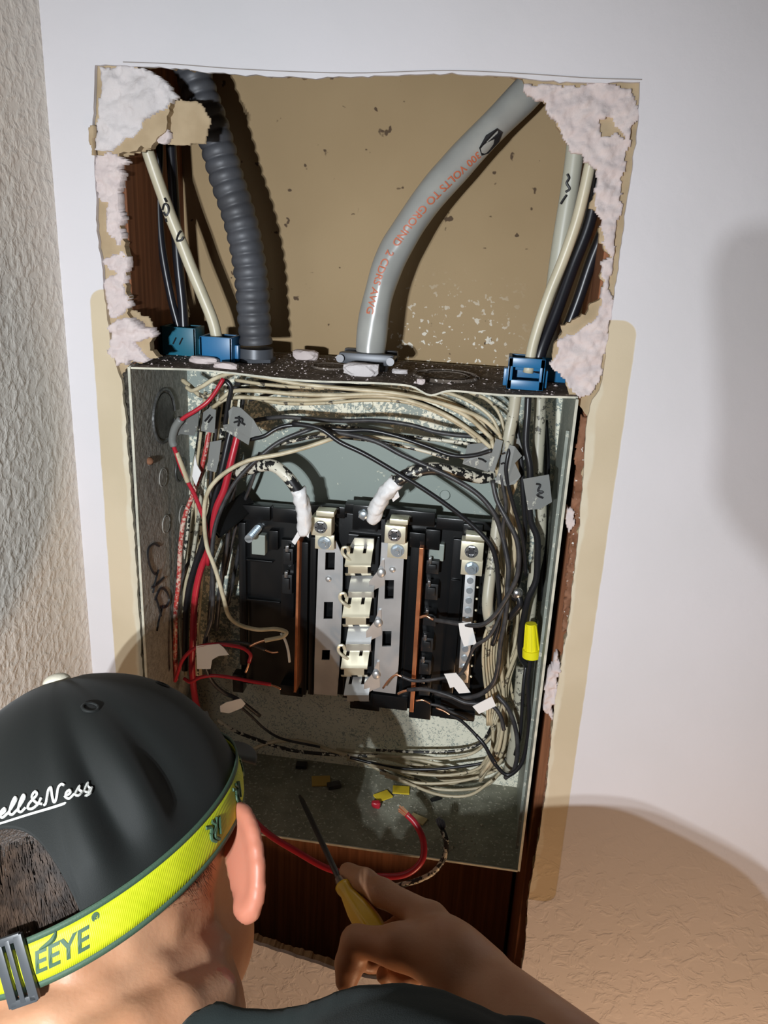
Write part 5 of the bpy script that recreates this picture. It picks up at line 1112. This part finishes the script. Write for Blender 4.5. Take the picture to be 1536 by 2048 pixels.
# ---- cap
CAPX, CAPY, CAPT = .0845, .1035, .0865
def cap_local(phi, t, off=0.0):
    """phi measured from the back, positive to the right; t 0 at the crown, 1 at the rim"""
    a = t*PI/2; x0, y0 = CAPX*math.sin(phi), -CAPY*math.cos(phi)
    zr = strap_z(y0)-.006; hw = math.radians(29); 
    if abs(phi) < hw: zr = zr+(.0245-zr)*max(0, 1-(abs(phi)/hw)**3.2)**.55
    full = strap_z(y0)-.006; zt = CAPT; z = zt+(full-zt)*(1-math.cos(a))**.82 if False else None
    s = t
    zz = zt-(zt-zr)*s; u = (zt-zz)/(zt-full)                     # height fraction along the side profile
    rad = math.sin(min(1, u)**.62*PI/2)**.80
    f = .0016*math.sin(phi*7+u*3)*u*(1-u)*2+.0034*mnoise.noise(Vector((math.sin(phi)*2.1, math.cos(phi)*2.1, u*1.6)))*min(1, u*2)
    for ph0, u0, su, sp, am in ((.75, .55, .30, .10, -.0045), (.60, .62, .34, .09, .0030), (1.15, .5, .4, .12, -.0030), (.95, .6, .4, .10, .0028), (-.2, .45, .25, .2, -.002)):
        f += 1.45*am*math.exp(-((phi-ph0-.25*(u-u0))/sp)**2-((u-u0)/su)**2)
    f *= 1-min(1, max(0, (u-.72)/.2))
    return Vector((x0*(rad)+math.sin(phi)*(f+off), y0*rad-math.cos(phi)*(f+off), zz+off*(1-rad)))
def cap_pt(phi, t, off=0): q = cap_local(phi, t, off); return H(q.x, q.y, q.z)
nph, nt = 220, 46; vs = []; fs = []
phis = [-PI+2*PI*i/nph for i in range(nph)]
for j in range(nt+1):
    for ph in phis: vs.append(cap_pt(ph, max(.012, j/nt)))
for j in range(nt):
    for i in range(nph): fs.append((j*nph+i, (j+1)*nph+i, (j+1)*nph+(i+1) % nph, j*nph+(i+1) % nph))
fs.append(tuple(range(nph)))
cap = pchild('cap', vs, fs, M_cap); cap['label'] = 'black baseball cap'
sd = cap.modifiers.new('thickness', 'SOLIDIFY'); sd.thickness = .0016; sd.offset = 1
# peak of the cap, pointing at the panel
vs = []; fs = []; n1, n2 = 24, 10
for i in range(n1+1):
    a = PI-1.05+2.10*i/n1
    for j in range(n2+1):
        f = j/n2; x, y = CAPX*math.sin(a), -CAPY*math.cos(a); ext = .062*max(0, math.cos((a-PI)*1.25))**.6*f
        vs.append(H(x*(1+.05*f), y+ext, strap_z(.098)+.006-.012*f-.16*x*x/.0845*1.2))
for i in range(n1):
    for j in range(n2): k = i*(n2+1)+j; fs.append((k, k+1, k+n2+2, k+n2+1))
def sub(name, verts, faces, mat, parent, smooth=True):
    return mesh_obj(name, verts, faces, mat, parent, smooth)
pk = sub('peak', vs, fs, M_cap, cap); pk.modifiers.new('thickness', 'SOLIDIFY').thickness = .0022
def EY(ph, z): return cap_pt(ph, (CAPT-z)/(CAPT-(strap_z(-CAPY*math.cos(ph))-.006)) if abs(ph) > .55 else (CAPT-z)/(CAPT-.0245), .0016)
# button, eyelets, seams
bb = [H(0, 0, CAPT+.0035)]; m = MB(); c = H(0, -.002, CAPT-.001)
bm = bmesh.new(); bmesh.ops.create_uvsphere(bm, u_segments=20, v_segments=12, radius=1)
vs = [H(v.co.x*.0082, -.002+v.co.y*.0082, CAPT+.0005+v.co.z*.0052) for v in bm.verts]; bm.verts.index_update(); fs = [[v.index for v in f.verts] for f in bm.faces]; bm.free()
b = sub('top_button', vs, fs, M_button, cap); b['label'] = 'cream button on the crown'
for ph in (.88, -.30, 1.95):
    c = EY(ph, .067); a = EY(ph+.03, .067)-c; d = EY(ph, .070)-c; a.normalize(); d = (d-a*d.dot(a)).normalized()
    vs, fs = tube_data([c+a*(.0042*math.cos(q))+d*(.0042*math.sin(q)) for q in np.linspace(0, 2*PI, 20)], .0009, 6); sub('eyelet', vs, fs, M_cap, cap)
# embroidered script, stroke by stroke (x along the line, y up, units of letter height)
G = {'M': (1.15, [[(0, .05), (.12, .0), (.2, .4), (.28, 1.0), (.38, 1.0), (.45, .3), (.62, .9), (.72, 1.0), (.74, .4), (.85, .0), (1.05, .15)]]), 'i': (.38, [[(0, .15), (.15, .5), (.14, .1), (.24, .0), (.38, .18)], [(.2, .72), (.22, .76)]]),
     't': (.42, [[(0, .15), (.22, .95), (.12, .12), (.25, .0), (.42, .18)], [(.05, .6), (.36, .66)]]), 'c': (.45, [[(.34, .45), (.2, .52), (.07, .25), (.18, .0), (.45, .18)]]), 'h': (.62, [[(0, .15), (.3, .85), (.26, 1.02), (.16, .8), (.06, .0)], [(.08, .12), (.25, .48), (.36, .4), (.32, .1), (.42, .0), (.62, .18)]]),
     'e': (.46, [[(0, .15), (.28, .35), (.24, .52), (.1, .4), (.1, .1), (.22, .0), (.46, .18)]]), 'l': (.42, [[(0, .15), (.3, .85), (.24, 1.02), (.12, .7), (.1, .1), (.22, .0), (.42, .18)]]), '&': (.85, [[(.8, .1), (.5, .3), (.25, .75), (.38, 1.0), (.5, .8), (.15, .35), (.12, .1), (.32, .0), (.6, .2), (.72, .5)]]),
     'N': (.98, [[(0, .0), (.1, .05), (.22, .9), (.32, 1.0), (.42, .4), (.52, .0), (.6, .1), (.72, .9), (.86, 1.02), (.98, .9)]]), 's': (.44, [[(0, .12), (.26, .55), (.22, .35), (.34, .15), (.2, .0), (.05, .08)], [(.2, .0), (.44, .16)]])}
def cap_surf_z(phi, z, off=.0024):
    y0 = -CAPY*math.cos(phi); zr = strap_z(y0)-.006; hw = math.radians(29)
    if abs(phi) < hw: zr = zr+(.0245-zr)*max(0, 1-(abs(phi)/hw)**3.2)**.55
    return cap_pt(phi, min(.99, (CAPT-z)/(CAPT-zr)), off)
ltr = MB(); word = ['M', 'i', 't', 'c', 'h', 'e', 'l', 'l', '&', 'N', 'e', 's', 's']; tot = sum(G[c][0] for c in word); hgt = .0070; wid = .0118; x = 0
ph0 = math.radians(-16); scale = math.radians(56)/tot
def put(lx, ly): ph = ph0+(lx+.12*ly)*scale; return cap_surf_z(ph, (.0262)+ly*hgt+.0030*math.cos((ph)*1.4))
for c in word:
    for ln in G[c][1]:
        pts = catmull([put(x+a, b_) for a, b_ in ln], 5); vs, fs = tube_data(pts, .00068, 6); ltr.raw(vs, fs)
    x += G[c][0]
tail = [put(x-.05, .05), put(x*.97, -.18), put(x*.8, -.26), put(x*.6, -.30), put(x*.4, -.33), put(x*.2, -.32)]
for dz in (0,):
    vs, fs = tube_data(catmull(tail, 8), lambda t: .0009*(1-.5*t), 6); ltr.raw(vs, fs)
e = ltr.build('embroidery', M_thread, cap, smooth=True); e['label'] = 'white embroidered script above the cap opening'
# ---- hair showing in the opening and below the strap
hv_, hf_ = [], []
rng = random.Random(5)
def strand(p0, dirs, wd, n=4):
    b = len(hv_); p = Vector(p0); side = None
    for i in range(n+1):
        f = i/n; w_ = wd*(1-.75*f*f); d = dirs(f); s1 = d.cross((p-HC).normalized()).normalized(); s2 = d.cross(s1)
        for a in (0, 2.09, 4.19): hv_.append(p+s1*(w_*math.cos(a))+s2*(w_*math.sin(a)))
        if i < n: p = p+d
    for i in range(n):
        for k in range(3): hf_.append((b+i*3+k, b+i*3+(k+1) % 3, b+i*3+3+(k+1) % 3, b+i*3+3+k))
def skull(phi, z, off):
    rr = math.sqrt(max(0.05, 1-((z+.008)/.090)**2)); return Vector((.0755*rr*math.sin(phi)+off*math.sin(phi), -.0935*rr*math.cos(phi)-off*math.cos(phi), z))
for i in range(2600):
    phi = rng.uniform(-.56, .60); z = rng.uniform(-.032, .017)
    q = skull(phi, z, .001); L_ = rng.uniform(.011, .019); sw = rng.gauss(0, .14)+.25*mnoise.noise(Vector((phi*6, z*40, 1)))
    lift = rng.uniform(.0006, .0022)
    def dd(f, phi=phi, L_=L_, sw=sw, lift=lift):
        dn = -HU*(1.0)+(HR*math.cos(phi)+HF*math.sin(phi))*sw; out = HR*math.sin(phi)-HF*math.cos(phi)
        return (dn.normalized()+out*(lift*60*(1-2.2*f))).normalized()*(L_/4)
    strand(H(*q), dd, rng.uniform(.00022, .00042))
for i in range(1500):
    phi = rng.uniform(-.9, 1.45); y0 = -.0965*math.cos(phi); z = strap_z(y0)-.014-abs(rng.gauss(0, .009)); q = skull(phi, max(-.07, z), .0); 
    d0 = (-HU+HR*rng.gauss(0, .3)+(HR*math.sin(phi)-HF*math.cos(phi))*.25).normalized()
    strand(H(*q), lambda f, d0=d0: d0*.0016, .00016, 3)
hair = pchild('hair', hv_, hf_, M_hair, False); hair['label'] = 'short dark brown hair'

# ---- headlamp strap
RX, RY, SW = .0872, .1062, .0235
def strap_local(phi, wv, off=0.0):
    s_, c_ = math.sin(phi), math.cos(phi); y0 = -RY*c_
    lean = .10*wv; r = 1.0
    return Vector(((RX+off-.06*wv*0)*s_, y0-off*c_, strap_z(y0)+wv))
def strap_pt(phi, wv, off=0): 
    q = strap_local(phi, wv, off); sh = 1.0-max(0, -wv-.002)*2.0; return H(q.x*sh, q.y*sh, q.z)
lampt = thing('headlamp', 'bright lime green headlamp strap with dark green edges worn around the cap', 'headlamp', H(0, 0, -.012))
def band(w0, w1, off, mat, name, parent, ph0=-PI, ph1=PI, n=160, th=.0012):
    vs = []; fs = []; rows = max(2, int((w1-w0)/.003)+1)
    for i in range(n+1):
        ph = ph0+(ph1-ph0)*i/n
        for j in range(rows): vs.append(strap_pt(ph, w0+(w1-w0)*j/(rows-1), off))
    for i in range(n):
        for j in range(rows-1): k = i*rows+j; fs.append((k, k+rows, k+rows+1, k+1))
    o = mesh_obj(name, vs, fs, mat, parent, True); q = o.modifiers.new('thickness', 'SOLIDIFY'); q.thickness = th; q.offset = 0; return o
stp = band(-SW/2+.0026, SW/2-.0026, 0, M_lime, 'strap', lampt)
for a, b_ in ((-SW/2, -SW/2+.0029), (SW/2-.0029, SW/2)): band(a, b_, .0001, M_gedge, 'strap_edge', stp)
def on_strap(txt, size, ph_start, wbase, shear=.25, rot=False):
    v, f = text_mesh(txt, size, 0, .00025, shear); return [strap_pt(ph_start+q.x/.103, wbase+q.y, .0009) for q in v], f
v, f = on_strap('EEYE', .0138, math.radians(12.5), -.0050); mesh_obj('lettering', v, f, M_gprint, stp)['label'] = 'dark green EEYE lettering'
v, f = on_strap('\u00ae', .0048, math.radians(31.0), .0045, 0); mesh_obj('lettering', v, f, M_gprint, stp)
m = MB()
for ln in ([(15.5, .0062), (19.5, .0078), (21, .0105)],):     # small swoosh above the lettering
    vs, fs = tube_data(catmull([strap_pt(math.radians(a), b_-.0015, .0008) for a, b_ in ln], 6), lambda t: .0004+.0009*math.sin(PI*t), 6); m.raw(vs, fs)
m.build('printed_swoosh', M_gprint, stp)
for ph0 in (72, 92, 112):
    m = MB()
    for ln in ([(0, .006), (2.2, .0035), (1.2, -.001), (3.4, -.005)], [(3.2, .006), (4.8, .002), (3.0, -.002), (5.4, -.006)], [(1.0, .001), (4.2, .0015), (6.0, .005)], [(6.2, -.001), (7.4, .004), (6.0, -.004)]):
        vs, fs = tube_data(catmull([strap_pt(math.radians(ph0+a), b_, .0006) for a, b_ in ln], 4), .0011, 6); m.raw(vs, fs)
    m.build('printed_mark', M_gprint, stp)
# buckle at the back left
c = strap_pt(math.radians(8), 0, .0015); tv_ = (strap_pt(math.radians(12), 0, .0015)-strap_pt(math.radians(4), 0, .0015)).normalized(); wv_ = (strap_pt(math.radians(8), .01, .0015)-strap_pt(math.radians(8), -.01, .0015)).normalized(); nv_ = tv_.cross(wv_).normalized()
m = MB()
for k in (-1, 1): m.obox(c+tv_*k*.0050, tv_, wv_, nv_, (.0022, .0155, .0014), .0005)
for k in (-1, 1): m.obox(c+wv_*k*.0143, tv_, wv_, nv_, (.0062, .0018, .0014), .0005)
m.obox(c, tv_, wv_, nv_, (.0012, .0145, .0016), .0004)
m.build('buckle', M_buckle, lampt, smooth=True)
c = strap_pt(PI, .002, .004); f_ = HF; m = MB(); m.obox(c+f_*.012, HR, HF, HU, (.030, .012, .017), .004); m.cyl(c+f_*.022, c+f_*.030, .014, .0135, 28); m.build('lamp_body', M_black2, lampt, smooth=True)

# ================================================================== screwdriver
h0, h1, tp = ray(683, 1768, .765), ray(766, 1892, .728), at(600, 1592, .030)
drv = thing('screwdriver', 'slim screwdriver with an amber yellow handle held in the right hand', 'screwdriver', h1); d = (h0-h1).normalized(); s1 = d.orthogonal().normalized(); s2 = d.cross(s1)
prof = [(0, .0), (.002, .0075), (.010, .0105), (.028, .0112), (.045, .0100), (.058, .0078), (.066, .0062), (.072, .0070), (.076, .0068), (.078, .0045)]
Lh = (h0-h1).length; vs = []; fs = []; seg = 36
for t_, r in prof:
    for k in range(seg):
        a = 2*PI*k/seg; rr = r*(1-.07*(math.cos(a*6) > .3)*(1 if .005 < t_ < .06 else 0)); vs.append(h1+d*(t_/.078*Lh)+s1*(rr*math.cos(a))+s2*(rr*math.sin(a)))
for i in range(len(prof)-1):
    for k in range(seg): fs.append((i*seg+k, i*seg+(k+1) % seg, (i+1)*seg+(k+1) % seg, (i+1)*seg+k))
mesh_obj('handle', vs, fs, M_handle, drv, True)['label'] = 'amber yellow handle'
ds = (tp-h0).normalized(); MB().cyl(h0-ds*.004, h0+ds*.007, .0052, .0040, 18).build('collar', M_steel, drv, smooth=True)
m = MB(); m.cyl(h0+ds*.005, tp-ds*.010, .0027, .0025, 14); m.cyl(tp-ds*.010, tp, .0025, .0016, 8); m.build('shaft', M_dsteel, drv, smooth=True)

# ================================================================== the photographer's phone and hand beside the lens (they shade the wall at the right)
pc = CAM-CF*.011-CR*.0355-CU*.066; m = MB(); m.obox(pc, CR, CU, CF, (.039, .0735, .0040), .003); phone = m.build('phone', M_phone, None, smooth=True); tag(phone, 'dark phone held up beside the viewpoint, facing the wall', 'phone')
m = MB()
for q in ((.016, .056), (.034, .062), (.025, .042)): c = pc+CR*q[0]+CU*q[1]; m.cyl(c+CF*.003, c+CF*.0052, .006, .0056, 20)
m.build('camera_lens', M_dsteel, phone, smooth=True)
def holder():
    P = lambda a, b, c: pc+CR*a+CU*b+CF*c
    lo = [min(P(a, b, c)[i] for a in (-.09, .16) for b in (-.30, .06) for c in (-.14, .05)) for i in range(3)]; hi = [max(P(a, b, c)[i] for a in (-.09, .16) for b in (-.30, .06) for c in (-.14, .05)) for i in range(3)]
    S = SDF(*[grid([(lo[i]-.02, .0033), (hi[i]+.02, 0)]) for i in range(3)])
    pa = P(.018, -.060, -.024); wr_ = P(.040, -.145, -.050); el_ = P(.110, -.290, -.120)
    S.ell(pa, (.036, .040, .014), (tuple(CR), tuple(CU), tuple(CF)), .01); S.cone(pa, wr_, .022, .027, .02); S.cone(wr_, el_, .027, .042, .02)
    for b, top in ((-.020, .004), (-.041, -.002), (-.062, -.002), (-.081, .002)):      # fingers wrapped round the right edge from behind
        q = [P(.030, b-.01, -.022), P(.049, b, -.010), P(.050, b+.002, .008), P(.034, b+.004, .0125)]
        for k, (ra, rb) in enumerate(((.0105, .0092), (.0092, .0086), (.0086, .0070))): S.cone(q[k], q[k+1], ra, rb, .005)
    q = [P(.000, -.075, -.026), P(-.038, -.050, -.018), P(-.054, -.020, -.008), P(-.055, .018, -.002)]
    for k, (ra, rb) in enumerate(((.015, .0125), (.0125, .0108), (.0108, .008))): S.cone(q[k], q[k+1], ra, rb, .006)
    return surface_nets(S.F, S.xs, S.ys, S.zs)
v, f = holder(); hnd = mesh_obj('person', [Vector(q) for q in v], [tuple(int(i) for i in q) for q in f], M_skin, None, True)
tag(hnd, 'bare hand and forearm holding up the dark phone beside the viewpoint', 'person'); q = hnd.modifiers.new('smooth', 'SMOOTH'); q.iterations = 3
